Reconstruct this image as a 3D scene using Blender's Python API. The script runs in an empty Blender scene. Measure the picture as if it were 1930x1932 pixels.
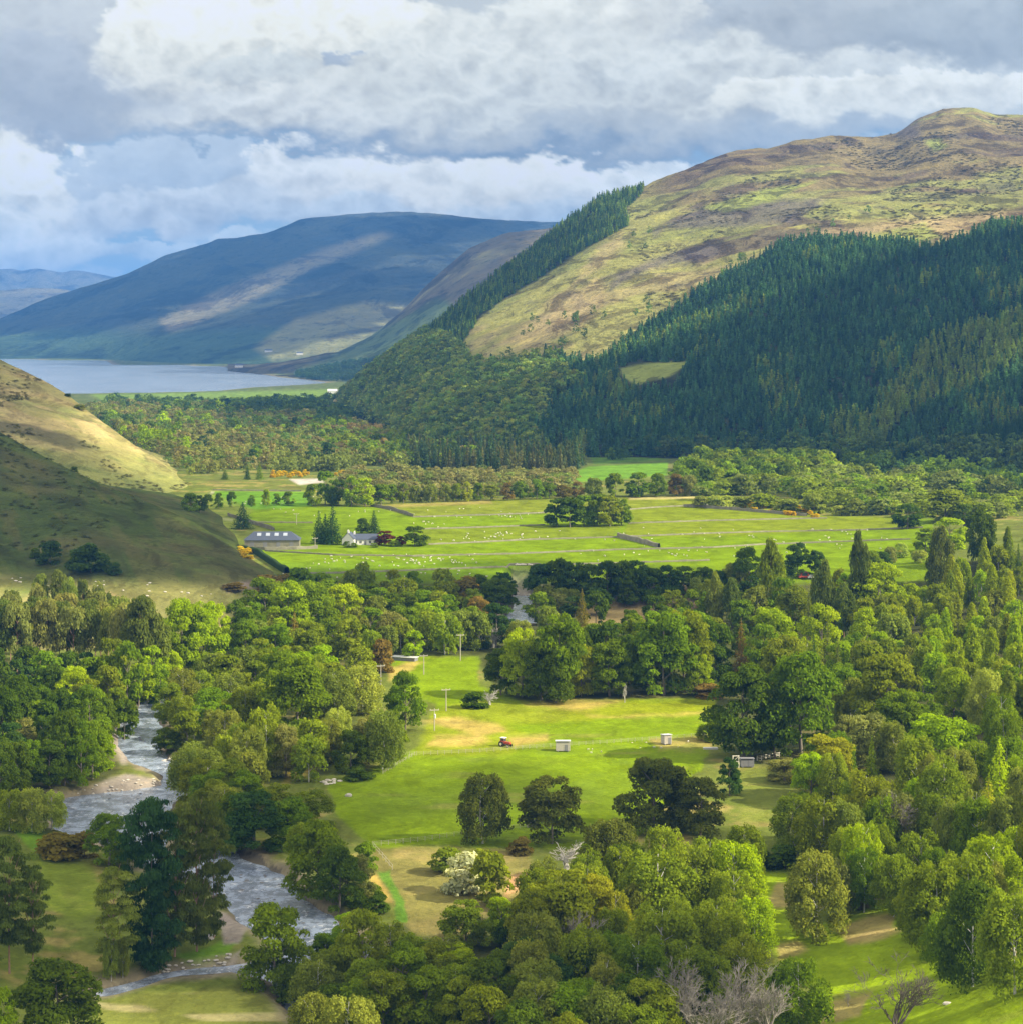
import bpy, math, random
import numpy as np
from mathutils import Vector, Matrix
R = math.radians
rng = np.random.default_rng(7)
random.seed(7)
S = bpy.context.scene
COL = S.collection

# ------------------------------------------------------------------ camera
F, YH, CX, CY, ZC = 4000.0, 620.0, 965.0, 966.0, 100.0   # focal length, horizon, centre (survey units), camera height
cam = bpy.data.cameras.new('camera'); camo = bpy.data.objects.new('camera', cam); COL.objects.link(camo)
camo.location = (0, 0, ZC); camo.rotation_euler = (R(90), 0, 0)
cam.sensor_fit = 'HORIZONTAL'; cam.sensor_width = 36.0; cam.lens = 36.0*F/1930.0
cam.shift_y = (YH-CY)/1930.0
cam.clip_start = 1.0; cam.clip_end = 80000.0
S.camera = camo

# ------------------------------------------------------------------ light, sky, exposure
EL, AZ = 35.0, 15.0
SUN = Vector((math.cos(R(EL))*math.cos(R(AZ)), -math.cos(R(EL))*math.sin(R(AZ)), math.sin(R(EL))))
sl = bpy.data.lights.new('sun', 'SUN'); sl.energy = 5.0; sl.angle = R(0.6); sl.color = (1.0, 0.90, 0.68)
so = bpy.data.objects.new('sun', sl); COL.objects.link(so); so.location = (600, -200, 900)
so.rotation_euler = SUN.to_track_quat('Z', 'Y').to_euler()
S.view_settings.view_transform = 'Standard'; S.view_settings.look = 'None'
S.view_settings.exposure = 1.0; S.view_settings.gamma = 1.0
S.cycles.use_denoising = True
try: S.cycles.denoiser = 'OPENIMAGEDENOISE'
except Exception: pass
S.cycles.max_bounces = 5; S.cycles.diffuse_bounces = 2; S.cycles.glossy_bounces = 2
S.cycles.transmission_bounces = 2; S.cycles.volume_bounces = 0; S.cycles.transparent_max_bounces = 12
S.cycles.caustics_reflective = False; S.cycles.caustics_refractive = False

class NT:
    """tiny helper for writing node trees"""
    def __init__(s, tree): s.t = tree; s.n = tree.nodes; s.l = tree.links
    def node(s, typ, **k):
        n = s.n.new(typ)
        for a, v in k.items(): setattr(n, a, v)
        return n
    def put(s, sock, v):
        if v is None: return
        if isinstance(v, bpy.types.NodeSocket): s.l.new(v, sock)
        else:
            try: sock.default_value = v
            except Exception:
                if hasattr(v, '__len__') and len(v) == 3: sock.default_value = (*v, 1.0)
                else: sock.default_value = (v, v, v, 1.0)
    def m(s, op, a, b=None, c=None, clamp=False):
        n = s.node('ShaderNodeMath', operation=op); n.use_clamp = clamp
        s.put(n.inputs[0], a); s.put(n.inputs[1], b); s.put(n.inputs[2], c); return n.outputs[0]
    def mix(s, f, a, b, typ='MIX'):
        n = s.node('ShaderNodeMix', data_type='RGBA', blend_type=typ)
        s.put(n.inputs[0], f); s.put(n.inputs[6], a); s.put(n.inputs[7], b); return n.outputs[2]
    def noise(s, vec, scale, detail=4, rough=0.55, dist=0.0, w=None):
        n = s.node('ShaderNodeTexNoise')
        if w is not None: n.noise_dimensions = '4D'; n.inputs['W'].default_value = w
        s.put(n.inputs['Vector'], vec); n.inputs['Scale'].default_value = scale
        n.inputs['Detail'].default_value = detail; n.inputs['Roughness'].default_value = rough
        n.inputs['Distortion'].default_value = dist; return n
    def ss(s, x, lo, hi):
        n = s.node('ShaderNodeMapRange', interpolation_type='SMOOTHSTEP')
        s.put(n.inputs[0], x); n.inputs[1].default_value = lo; n.inputs[2].default_value = hi; return n.outputs[0]
    def xyz(s, x, y, z):
        n = s.node('ShaderNodeCombineXYZ'); s.put(n.inputs[0], x); s.put(n.inputs[1], y); s.put(n.inputs[2], z); return n.outputs[0]

def srgb(*c):
    return tuple(((v/255+0.055)/1.055)**2.4 if v/255 > 0.04045 else v/255/12.92 for v in c)

W = bpy.data.worlds.new("World"); S.world = W; W.use_nodes = True
w = NT(W.node_tree); w.n.clear()
out = w.node('ShaderNodeOutputWorld'); bg = w.node('ShaderNodeBackground'); w.l.new(bg.outputs[0], out.inputs[0])
bg.inputs[1].default_value = 0.14
sky = w.node('ShaderNodeTexSky', sky_type='NISHITA'); sky.sun_disc = False
sky.sun_elevation = R(EL); sky.sun_rotation = math.atan2(SUN.x, SUN.y)
sky.altitude = 100; sky.air_density = 1.0; sky.dust_density = 1.0; sky.ozone_density = 1.0
tc = w.node('ShaderNodeTexCoord')
oc = w.noise(tc.outputs['Generated'], 3.0, 3, 0.55)
w.l.new(w.mix(w.ss(oc.outputs[0], 0.30, 0.46), sky.outputs[0], tuple(v*8.2 for v in srgb(218, 212, 200))), bg.inputs[0])

# ------------------------------------------------------------------ value noise
def _hash(ix, iy, seed):
    h = (ix.astype(np.int64)*374761393 + iy.astype(np.int64)*668265263 + seed*982451653) & 0xffffffff
    h = ((h ^ (h >> 13))*1274126177) & 0xffffffff
    return ((h ^ (h >> 16)) & 0xffff)/65535.0
def vnoise(x, y, seed=0):
    ix = np.floor(x); iy = np.floor(y); fx = x-ix; fy = y-iy
    fx = fx*fx*(3-2*fx); fy = fy*fy*(3-2*fy)
    a_ = _hash(ix, iy, seed); b_ = _hash(ix+1, iy, seed); c_ = _hash(ix, iy+1, seed); d_ = _hash(ix+1, iy+1, seed)
    return (a_*(1-fx)+b_*fx)*(1-fy)+(c_*(1-fx)+d_*fx)*fy
def fbm(x, y, sc, octv=4, seed=0, gain=0.5):
    s_ = 0; amp = 1; tot = 0
    for o in range(octv):
        s_ = s_+amp*(vnoise(x/sc+o*17.3, y/sc-o*9.1, seed+o)-0.5)*2; tot += amp; amp *= gain; sc /= 2.03
    return s_/tot
def smooth(x, lo, hi):
    t_ = np.clip((x-lo)/(hi-lo), 0, 1); return t_*t_*(3-2*t_)
def inpoly(px, py, poly):
    px = np.asarray(px, float); py = np.asarray(py, float)
    P = np.array(poly, float); r = np.zeros(px.shape, bool)
    bb = (px >= P[:, 0].min()) & (px <= P[:, 0].max()) & (py >= P[:, 1].min()) & (py <= P[:, 1].max())
    x = px[bb]; y = py[bb]; c = np.zeros(x.shape, bool); n = len(P)
    for i in range(n):
        x0, y0 = P[i]; x1, y1 = P[(i+1) % n]
        if y0 == y1: continue
        k_ = ((y0 > y) != (y1 > y)) & (x < (x1-x0)*(y-y0)/(y1-y0)+x0)
        c ^= k_
    r[bb] = c; return r
def polydist(px, py, poly, closed=True):
    """distance to an outline"""
    P = np.array(poly, float); n = len(P); best = np.full(np.shape(px), 1e9)
    for i in range(n if closed else n-1):
        x0, y0 = P[i]; x1, y1 = P[(i+1) % n]; dx, dy = x1-x0, y1-y0; L = dx*dx+dy*dy+1e-9
        t_ = np.clip(((px-x0)*dx+(py-y0)*dy)/L, 0, 1)
        best = np.minimum(best, np.hypot(px-x0-t_*dx, py-y0-t_*dy))
    return best

# ------------------------------------------------------------------ terrain as functions of (px, d): px = bearing column, d = metres north
RIVER = [[(272,1322),(300,1318),(296,1350),(292,1400),(300,1432),(345,1440),(362,1462),(345,1490),(330,1512),(318,1530),(300,1600),(330,1640),(420,1590),(445,1612),(540,1660),(600,1720),(650,1760),(690,1790),(640,1830),(600,1850),(660,1932),(700,1990),(620,1990),(560,1900),(520,1856),(440,1842),(380,1848),(330,1850),(250,1864),(185,1884),(190,1870),(250,1856),(330,1841),(430,1826),(500,1815),(560,1800),(520,1770),(470,1740),(430,1690),(400,1660),(300,1650),(240,1600),(180,1590),(110,1570),(100,1530),(125,1508),(170,1500),(240,1492),(325,1478),(320,1462),(250,1440),(236,1420),(230,1392),(228,1372),(250,1352)]]
RIV2 = [(962,1150),(966,1104),(1000,1100),(1010,1150),(1040,1165),(1000,1180),(950,1175)]
RIV3 = [(1884,976),(1900,976),(1899,1006),(1886,1002)]
LOCH = [(-600,743),(150,742),(250,741),(380,738),(450,731),(530,727),(600,722),(560,716),(510,712),(480,706),(452,700),(400,691),(300,689),(200,688),(190,681),(0,678),(-600,672)]
def P2W(poly, z):
    """survey outline -> ground outline at height z"""
    o = []
    for x, y in poly:
        d = (ZC-z)*F/(y-YH); o.append(((x-CX)/F*d, d))
    return o
RIVW = P2W(RIVER[0], -11.0); RIV2W = P2W(RIV2, -11.0); LOCHW = P2W(LOCH, -20.0)
def base_z(px, d):
    x = (px-CX)/F*d
    z = np.interp(d, [0, 700, 830, 862, 1400, 3600, 60000], [-10, -10, -9.5, 0, 0, -18, -18])
    rise = smooth(px, 1450, 2300)*np.interp(d, [0, 500, 1100, 1400], [22, 18, 8, 0])
    lrise = smooth(px, 250, -500)*np.interp(d, [0, 420, 700, 900], [14, 8, 4, 0])
    n = fbm(x, d, 90, 3, 3)*1.3*smooth(d, 3600, 2600)*smooth(d, 200, 500)
    z = z+rise+lrise+n*np.where((d > 870) & (d < 1400), 0.6, 0.5)
    near = d < 900
    if np.any(near):
        xx = x[near]; dd = d[near]; zz = z[near]
        wx = xx+fbm(xx, dd, 12, 3, 31)*2.2; wd = dd+fbm(xx, dd, 14, 3, 37)*4.0
        for pw in (RIVW, RIV2W):
            ins = inpoly(wx, wd, pw); ds = polydist(wx, wd, pw)
            sd = np.where(ins, -ds, ds)
            k_ = smooth(sd, 4.0, -1.6)
            zz = zz*(1-k_)+(-12.6)*k_
        z = z.copy(); z[near] = zz
    far = d > 3300
    if np.any(far):
        ins = inpoly(x[far], d[far], LOCHW); ds = polydist(x[far], d[far], LOCHW)
        sd = np.where(ins, -ds, ds); k_ = smooth(sd, 60, -60)
        z = z.copy(); z[far] = z[far]*(1-k_)-27*k_
    return z
def zz(py, d): return ZC-(py-YH)*d/F
# each hill: columns px -> nodes (py or z, d) from foot to crest, then the far side
def hill(cols):
    px = np.array([c[0] for c in cols], float)
    D = np.array([[n[1] for n in c[1]] for c in cols], float)
    Z = np.array([[(n[2] if len(n) > 2 else zz(n[0], n[1])) for n in c[1]] for c in cols], float)
    return px, D, Z
def hc(px, foot, mid, crest, back=300, zb=-12):
    nodes = [foot]+list(mid)+[crest]
    d = crest[1]; z = crest[2] if len(crest) > 2 else zz(*crest)
    nodes.append((0, d+back*0.18, z-0.02*back)); nodes.append((0, d+back, z*0.45+zb*0.55)); nodes.append((0, d+2*back, zb))
    return (px, nodes)
def full(c):
    px, n = c; o = []
    for q in n: o.append((q[0], q[1], q[2]) if len(q) > 2 else (q[0], q[1], zz(q[0], q[1])))
    return (px, o)
HA = [hc(-500,(0,640,-13),[(900,900)],(560,1150)), hc(0,(0,700,-13),[(1000,880)],(815,1060)), hc(66,(0,700,-13),[(1010,870)],(852,1040)),
      hc(135,(0,705,-13),[(1020,850)],(887,1010)), hc(219,(0,712,-13),[(1035,840)],(926,985)), hc(292,(0,722,-13),[(1050,840)],(953,960)),
      hc(365,(0,735,-13),[(1062,840)],(984,935)), hc(420,(0,750,-13),[(1075,830)],(1020,905)), hc(475,(0,775,-13),[(1090,830)],(1056,880)),
      hc(540,(0,810,-4),[(0,840,-3)],(1095,860),60,-3), hc(600,(0,830,-8),[(0,850,-6)],(0,870,-5),60,-6)]
HB = [hc(-500,(0,1200,-4),[(700,1450)],(400,1750)), hc(0,(0,1180,-4),[(800,1350)],(677,1560)), hc(47,(0,1180,-4),[(820,1340)],(701,1545)), hc(91,(0,1180,-4),[(835,1330)],(723,1530)),
      hc(128,(0,1185,-4),[(850,1330)],(745,1510)), hc(175,(0,1195,-4),[(870,1320)],(781,1480)), hc(226,(0,1210,-4),[(890,1320)],(819,1450)),
      hc(277,(0,1230,-4),[(905,1320)],(857,1420)), hc(320,(0,1250,-4),[(918,1320)],(884,1390)), hc(380,(0,1280,-4),[(0,1310,-3)],(935,1330),60,-3), hc(420,(0,1290,-6),[(0,1310,-5)],(0,1330,-5),60,-6)]
HCx = [hc(600,(0,3000,-22),[(0,3100,-20),(0,3120,-19),(0,3140,-19)],(0,3160,-19),100,-22),
      hc(650,(0,2800,-20),[(0,2850,-14),(0,2900,-10),(752,2960)],(742,3020),200,-22),
      hc(700,(0,2350,-12),[(775,2430),(750,2600),(725,2750)],(701,2900),300,-22),
      hc(760,(0,1830,-7),[(800,2050),(760,2250),(705,2500)],(663,2780),400,-22),
      hc(850,(0,1740,-6),[(790,1950),(730,2150),(650,2450)],(592,2800),500,-22),
      hc(930,(0,1700,-5),[(780,1900),(700,2120),(600,2500)],(522,2950),600,-22),
      hc(1000,(0,1690,-5),[(770,1900),(690,2120),(570,2550)],(474,3050),600,-22),
      hc(1060,(0,1690,-5),[(760,1900),(670,2120),(540,2550)],(426,3150),600,-22),
      hc(1130,(0,1680,-5),[(750,1900),(640,2130),(500,2580)],(376,3250),600,-22),
      hc(1215,(0,1680,-5),[(740,1900),(620,2150),(470,2620)],(350,3300),700,-22),
      hc(1280,(0,1660,-5),[(730,1880),(610,2150),(455,2650)],(325,3350),700,-22),
      hc(1340,(0,1650,-5),[(720,1860),(590,2150),(430,2680)],(297,3380),700,-22),
      hc(1390,(0,1640,-5),[(710,1850),(560,2150),(420,2680)],(281,3400),700,-22),
      hc(1450,(0,1630,-5),[(700,1840),(530,2150),(410,2700)],(280,3420),700,-22),
      hc(1500,(0,1610,-5),[(700,1820),(510,2150),(400,2700)],(266,3450),700,-22),
      hc(1570,(0,1580,-4),[(700,1800),(500,2150),(390,2720)],(253,3500),700,-22),
      hc(1640,(0,1560,-4),[(700,1780),(500,2140),(385,2740)],(262,3550),700,-22),
      hc(1690,(0,1540,-4),[(700,1760),(500,2130),(380,2750)],(254,3570),700,-22),
      hc(1735,(0,1530,-4),[(700,1750),(495,2130),(370,2760)],(224,3600),700,-22),
      hc(1780,(0,1510,-4),[(700,1740),(490,2120),(365,2770)],(206,3620),700,-22),
      hc(1840,(0,1490,-4),[(700,1720),(480,2120),(360,2780)],(203,3640),700,-22),
      hc(1880,(0,1470,-4),[(700,1700),(470,2100),(360,2780)],(217,3650),700,-22),
      hc(1940,(0,1450,-4),[(700,1690),(460,2100),(350,2800)],(216,3680),700,-22),
      hc(2300,(0,1300,-2),[(700,1600),(460,2050),(300,2800)],(200,3750),700,-22)]
HE = [hc(430,(0,6000,-21),[(0,6050,-20)],(0,6100,-17),300,-24), hc(480,(0,5600,-19.5),[(0,5900,-17)],(698,6100),300,-24),
      hc(560,(0,5100,-19),[(700,5500)],(684,6200),500,-24), hc(640,(0,4700,-18.5),[(690,5400)],(668,6300),500,-24),
      hc(700,(0,4500,-18.5),[(675,5300)],(640,6300),600,-24), hc(760,(0,4400,-18.5),[(640,5300)],(588,6400),700,-24),
      hc(800,(0,4400,-18.5),[(620,5300)],(546,6450),700,-24), hc(850,(0,4400,-18.5),[(590,5400)],(500,6500),700,-24),
      hc(885,(0,4400,-18.5),[(570,5400)],(468,6550),700,-24), hc(920,(0,4400,-18.5),[(560,5400)],(454,6600),700,-24),
      hc(960,(0,4400,-18.5),[(540,5400)],(440,6600),700,-24), hc(1030,(0,4400,-18.5),[(530,5400)],(432,6650),700,-24), hc(1090,(0,4400,-18.5),[(530,5400)],(424,6700),700,-24),
      hc(1300,(0,4400,-18.5),[(520,5400)],(420,6700),700,-24)]
HD = [hc(-500,(0,8300,-22),[(600,9300)],(520,10500),900,-24), hc(-100,(0,8400,-22),[(640,9300)],(612,10200),900,-24), hc(0,(0,8400,-22),[(635,9300)],(600,10200),900,-24),
      hc(60,(0,8400,-22),[(625,9300)],(573,10300),900,-24), hc(110,(0,8400,-22),[(615,9300)],(556,10300),900,-24), hc(190,(0,8200,-22),[(600,9300)],(533,10400),900,-24), hc(240,(0,7900,-22),[(590,9200)],(518,10400),900,-24),
      hc(310,(0,7300,-22),[(585,9200)],(483,10400),900,-24), hc(350,(0,7200,-22),[(580,9200)],(472,10400),900,-24), hc(395,(0,7100,-22),[(570,9200)],(460,10400),900,-24), hc(410,(0,7100,-22),[(570,9200)],(452,10400),900,-24),
      hc(450,(0,7000,-22),[(560,9100)],(449,10400),900,-24), hc(500,(0,7000,-22),[(550,9100)],(440,10400),900,-24), hc(545,(0,7000,-22),[(540,9100)],(424,10400),900,-24), hc(565,(0,7000,-22),[(540,9100)],(414,10400),900,-24),
      hc(640,(0,7000,-22),[(530,9100)],(408,10500),900,-24), hc(700,(0,7000,-22),[(520,9100)],(402,10500),900,-24), hc(780,(0,7000,-22),[(520,9100)],(400,10500),900,-24),
      hc(850,(0,7000,-22),[(520,9100)],(404,10500),900,-24), hc(950,(0,7000,-22),[(520,9100)],(416,10500),900,-24), hc(1100,(0,7000,-22),[(520,9100)],(422,10500),900,-24), hc(1400,(0,7000,-22),[(520,9100)],(424,10500),900,-24)]
HF = [hc(-500,(0,12500,-24),[(590,13300)],(540,14500),1500,-24), hc(0,(0,12500,-24),[(590,13300)],(548,14500),1500,-24), hc(60,(0,12500,-24),[(590,13300)],(542,14500),1500,-24), hc(120,(0,12500,-24),[(590,13300)],(546,14500),1500,-24),
      hc(200,(0,12500,-24),[(595,13300)],(558,14500),1500,-24), hc(320,(0,12500,-24),[(600,13300)],(590,14500),1500,-24), hc(600,(0,12500,-24),[(610,13300)],(610,14500),1500,-24)]
HG = [hc(-500,(0,17500,-24),[(580,18500)],(510,20000),2500,-24), hc(0,(0,17500,-24),[(580,18500)],(508,20000),2500,-24), hc(25,(0,17500,-24),[(580,18500)],(507,20000),2500,-24), hc(40,(0,17500,-24),[(580,18500)],(511,20000),2500,-24), hc(70,(0,17500,-24),[(580,18500)],(506,20000),2500,-24),
      hc(120,(0,17500,-24),[(580,18500)],(516,20000),2500,-24), hc(135,(0,17500,-24),[(580,18500)],(510,20000),2500,-24), hc(165,(0,17500,-24),[(580,18500)],(513,20000),2500,-24), hc(200,(0,17500,-24),[(580,18500)],(520,20000),2500,-24), hc(290,(0,17500,-24),[(590,18500)],(535,20000),2500,-24), hc(700,(0,17500,-24),[(610,18500)],(600,20000),2500,-24)]
HILLS = {}
NAMP = {'A': (60, 1.1), 'B': (80, 3.0), 'C': (190, 15.0), 'D': (900, 45.0), 'E': (500, 26.0), 'F': (1500, 40.0), 'G': (2200, 50.0)}
for key, cols in (('A', HA), ('B', HB), ('C', HCx), ('D', HD), ('E', HE), ('F', HF), ('G', HG)):
    HILLS[key] = hill([full(c) for c in cols])
def _gauss(A, sig):
    k = np.exp(-0.5*(np.arange(-int(3*sig), int(3*sig)+1)/sig)**2); k /= k.sum(); h = len(k)//2
    return np.convolve(np.concatenate([np.full(h, A[0])+(A[1]-A[0])*np.arange(-h, 0), A, np.full(h, A[-1])+(A[-1]-A[-2])*np.arange(1, h+1)]), k, 'valid')
HSM = {'A': 14, 'B': 14}
for key in HILLS:
    cpx, D, Z = HILLS[key]; g = np.arange(cpx[0], cpx[-1]+.1, 2.0); K_ = D.shape[1]
    sg = HSM.get(key, 22); crest = K_-4
    Dg = np.stack([_gauss(np.interp(g, cpx, D[:, k]), sg) for k in range(K_)], 1)
    Pg = []
    for k in range(K_):
        if key in 'CABDEFG' and k == crest:
            py_ = YH+F*(ZC-Z[:, k])/D[:, k]; py_ = _gauss(np.interp(g, cpx, py_), 2.2); Pg.append(ZC-(py_-YH)*Dg[:, k]/F)
        else: Pg.append(_gauss(np.interp(g, cpx, Z[:, k]), sg))
    Zg_ = np.stack(Pg, 1); Zg_[:, crest+1] = np.minimum(Zg_[:, crest+1], Zg_[:, crest]-1)
    HILLS[key] = (g, Dg, Zg_)
def hill_nodes(key, px):
    cpx, D, Z = HILLS[key]
    Dn = np.stack([np.interp(px, cpx, D[:, k]) for k in range(D.shape[1])], -1)
    Zn = np.stack([np.interp(px, cpx, Z[:, k]) for k in range(D.shape[1])], -1)
    return Dn, Zn
def hill_z(key, px, d):
    cpx = HILLS[key][0]; Dn, Zn = hill_nodes(key, px)
    z = np.full(np.shape(d), -1e3); K_ = Dn.shape[-1]
    for k in range(K_-1):
        d0, d1, z0, z1 = Dn[..., k], Dn[..., k+1], Zn[..., k], Zn[..., k+1]
        mk = (d >= d0) & (d <= d1); t_ = (d-d0)/np.maximum(d1-d0, 1e-6)
        z = np.where(mk, z0+(z1-z0)*t_, z)
    x = (px-CX)/F*d; sc, am = NAMP[key]
    crest_d = Dn[..., K_-4]; foot_d = Dn[..., 0]
    u = (d-foot_d)/np.maximum(crest_d-foot_d, 1)
    env = smooth(u, 0.0, 0.25)*(1-0.72*smooth(np.abs(u-1), 0.12, 0.0))
    ridg = 1-np.abs(fbm(x, d, sc*1.5, 4, 91))*2.2
    n = fbm(x, d, sc, 5, 55)*0.7+ridg*0.45-0.15
    z = np.where(z > -500, z+env*am*n+fbm(x, d, sc*0.33, 4, 76)*am*0.22*smooth(u, 0, .1)+fbm(x, d, sc*0.09, 3, 77)*am*0.09, z)
    if key in 'AB': ok = (px >= cpx[0]) & (px <= cpx[-1])
    else: ok = (px >= cpx[0]) & (px <= cpx[-1]) if key in 'CE' else (px <= cpx[-1])
    return np.where(ok, z, -1e3)
def terr(px, d):
    z = base_z(px, d)
    for key in 'ABCED': z = np.maximum(z, hill_z(key, px, d))
    return z
_DS = np.concatenate([np.geomspace(200, 2000, 1500), np.geomspace(2003, 12000, 900)])
def hits(pts):
    """survey directions -> first ground point (x, y, z)"""
    P = np.array(pts, float); out_ = []
    for s_ in range(0, len(P), 150):
        q = P[s_:s_+150]; px = np.repeat(q[:, :1], len(_DS), 1); d = np.repeat(_DS[None], len(q), 0)
        zr = ZC-(q[:, 1:2]-YH)*d/F; T = terr(px, d); hit = zr <= T
        k = np.argmax(hit, 1); k = np.where(hit.any(1), k, len(_DS)-1)
        i = np.arange(len(q)); k0 = np.maximum(k-1, 0)
        g0 = zr[i, k0]-T[i, k0]; g1 = zr[i, k]-T[i, k]; t_ = np.clip(g0/np.where(np.abs(g0-g1) < 1e-9, 1, g0-g1), 0, 1)
        dd = _DS[k0]+(_DS[k]-_DS[k0])*t_
        zt = terr(q[:, 0], dd)
        out_ += [((q[j, 0]-CX)/F*dd[j], dd[j], zt[j]) for j in range(len(q))]
    return np.array(out_)
def proj(x, y, z): return CX+F*x/y, YH+F*(ZC-z)/y

# ------------------------------------------------------------------ object helpers
def tag(o, label=None, cat=None, group=None, kind=None):
    if label: o['label'] = label
    if cat: o['category'] = cat
    if group: o['group'] = group
    if kind: o['kind'] = kind
    return o
def mesh_np(name, V, Fq, mat, parent=None, cols=None, smooth_=False, loc=None, vals=None):
    """V (n,3), Fq (m,3 or 4); cols per vertex rgb; vals per face float"""
    me = bpy.data.meshes.new(name); V = np.asarray(V, np.float32); Fq = np.asarray(Fq, np.int32)
    k = Fq.shape[1]; me.vertices.add(len(V)); me.vertices.foreach_set('co', V.ravel())
    me.loops.add(Fq.size); me.loops.foreach_set('vertex_index', Fq.ravel())
    me.polygons.add(len(Fq)); me.polygons.foreach_set('loop_start', np.arange(0, Fq.size, k, dtype=np.int32))
    me.polygons.foreach_set('use_smooth', np.full(len(Fq), smooth_))
    if cols is not None:
        at = me.attributes.new('Col', 'FLOAT_COLOR', 'POINT')
        c4 = np.ones((len(V), 4), np.float32); c4[:, :3] = cols; at.data.foreach_set('color', c4.ravel())
    if vals is not None:
        at = me.attributes.new('tone', 'FLOAT', 'FACE'); at.data.foreach_set('value', np.asarray(vals, np.float32))
    me.update(calc_edges=True); me.validate()
    if mat: me.materials.append(mat)
    o = bpy.data.objects.new(name, me); COL.objects.link(o)
    if parent is not None: o.parent = parent
    if loc is not None: o.location = loc
    return o
def empty(name, loc, rz=0, sc=None):
    o = bpy.data.objects.new(name, None); COL.objects.link(o); o.location = loc; o.rotation_euler = (0, 0, rz)
    o.empty_display_size = 0.5
    if sc is not None: o.scale = sc
    return o

def material(name, build):
    m = bpy.data.materials.new(name); m.use_nodes = True; t = NT(m.node_tree); t.n.clear()
    o = t.node('ShaderNodeOutputMaterial'); s_ = build(t); t.l.new(s_, o.inputs[0]); return m
def bsdf(t, colr, rough=0.9, spec=0.1, normal=None, metal=0.0):
    b = t.node('ShaderNodeBsdfPrincipled'); t.put(b.inputs['Base Color'], colr); t.put(b.inputs['Roughness'], rough)
    b.inputs['Specular IOR Level'].default_value = spec; b.inputs['Metallic'].default_value = metal
    if normal is not None: t.l.new(normal, b.inputs['Normal'])
    return b.outputs[0]
def bump(t, h, strength, dist):
    b = t.node('ShaderNodeBump'); b.inputs['Strength'].default_value = strength; b.inputs['Distance'].default_value = dist
    t.put(b.inputs['Height'], h); return b.outputs[0]
def wpos(t): return t.node('ShaderNodeNewGeometry').outputs['Position']

def terrain_mat(name, s1, s2, dist, amt=0.5, rug=0.0):
    def b(t):
        at = t.node('ShaderNodeAttribute', attribute_name='Col'); p = wpos(t)
        n1 = t.noise(p, 1.0/s1, 6, 0.65); n2 = t.noise(p, 1.0/s2, 5, 0.6)
        f_ = t.m('ADD', 1.0-amt, t.m('MULTIPLY', t.m('ADD', n1.outputs[0], n2.outputs[0]), amt))
        c = t.mix(1.0, at.outputs[0], t.xyz(f_, f_, f_), 'MULTIPLY')
        # drier and greener tufts
        c = t.mix(t.m('MULTIPLY', t.ss(n1.outputs[0], 0.52, 0.7), 0.25), c, t.mix(1.0, c, (1.5, 1.25, 0.9), 'MULTIPLY'))
        if rug:
            mp = t.node('ShaderNodeMapping'); t.l.new(p, mp.inputs[0]); mp.inputs['Rotation'].default_value = (0, 0, .5); mp.inputs['Scale'].default_value = (1, .5, 1.6)
            n3 = t.noise(mp.outputs[0], 1.0/(s2*.9), 8, .72, .6); n4 = t.noise(p, 1.0/(s1*.8), 4, .7)
            c = t.mix(t.m('MULTIPLY', t.ss(n3.outputs[0], .50, .58), rug), c, t.mix(1.0, c, (.50, .47, .50), 'MULTIPLY'))
            c = t.mix(t.m('MULTIPLY', t.ss(n3.outputs[0], .44, .36), rug*.8), c, t.mix(1.0, c, (1.35, 1.32, 1.05), 'MULTIPLY'))
            c = t.mix(t.m('MULTIPLY', t.ss(n4.outputs[0], .56, .66), rug), c, t.mix(1.0, c, (.52, .55, .5), 'MULTIPLY'))
        h = t.m('ADD', t.m('MULTIPLY', n1.outputs[0], 1.0), t.m('MULTIPLY', n2.outputs[0], 0.5))
        return bsdf(t, c, 1.0, 0.0, bump(t, h, 0.7, dist))
    return material(name, b)
M_ground = terrain_mat('turf', 1.4, 11.0, 0.6, 0.6, .38)
M_hillnear = terrain_mat('hill_grass', 3.0, 22.0, 1.8, 0.6, .55)
M_hillmid = terrain_mat('moor', 7.0, 60.0, 9.0, 0.8, 1.0)
M_hillfar = terrain_mat('far_moor', 50.0, 350.0, 40.0, 0.7, 1.0)
def water_mat(name, colr, s1, strength, foam=0.0, dark=.45):
    def b(t):
        p = wpos(t); mp = t.node('ShaderNodeMapping'); t.l.new(p, mp.inputs[0]); mp.inputs['Scale'].default_value = (.55, 0.42, 1); mp.inputs['Rotation'].default_value = (0, 0, .35)
        n = t.noise(mp.outputs[0], 1.0/s1, 6, 0.75, .4); n2 = t.noise(p, 1.0/(s1*9), 4, 0.6); n3 = t.noise(mp.outputs[0], .45/s1, 5, .7)
        c = t.mix(t.ss(n3.outputs[0], .42, .62), tuple(v*dark for v in colr), colr)
        c = t.mix(t.m('MULTIPLY', t.m('MULTIPLY', t.ss(n.outputs[0], 0.54, 0.66), t.ss(n2.outputs[0], .40, .55)), foam), c, (0.75, 0.77, 0.80))
        c = t.mix(t.m('MULTIPLY', t.ss(n.outputs[0], .42, .34), foam*.8), c, (.03, .04, .05))
        return bsdf(t, c, 0.15, 0.8, bump(t, n.outputs[0], strength, s1*0.35))
    return material(name, b)
M_river = water_mat('river_water', (0.29, 0.35, 0.45), 0.9, 0.75, 0.7)  # pale base colour stands in for part of the sky reflection
M_loch = water_mat('loch_water', (0.22, 0.28, 0.38), 30.0, 0.3, 0.0, .7)

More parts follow.
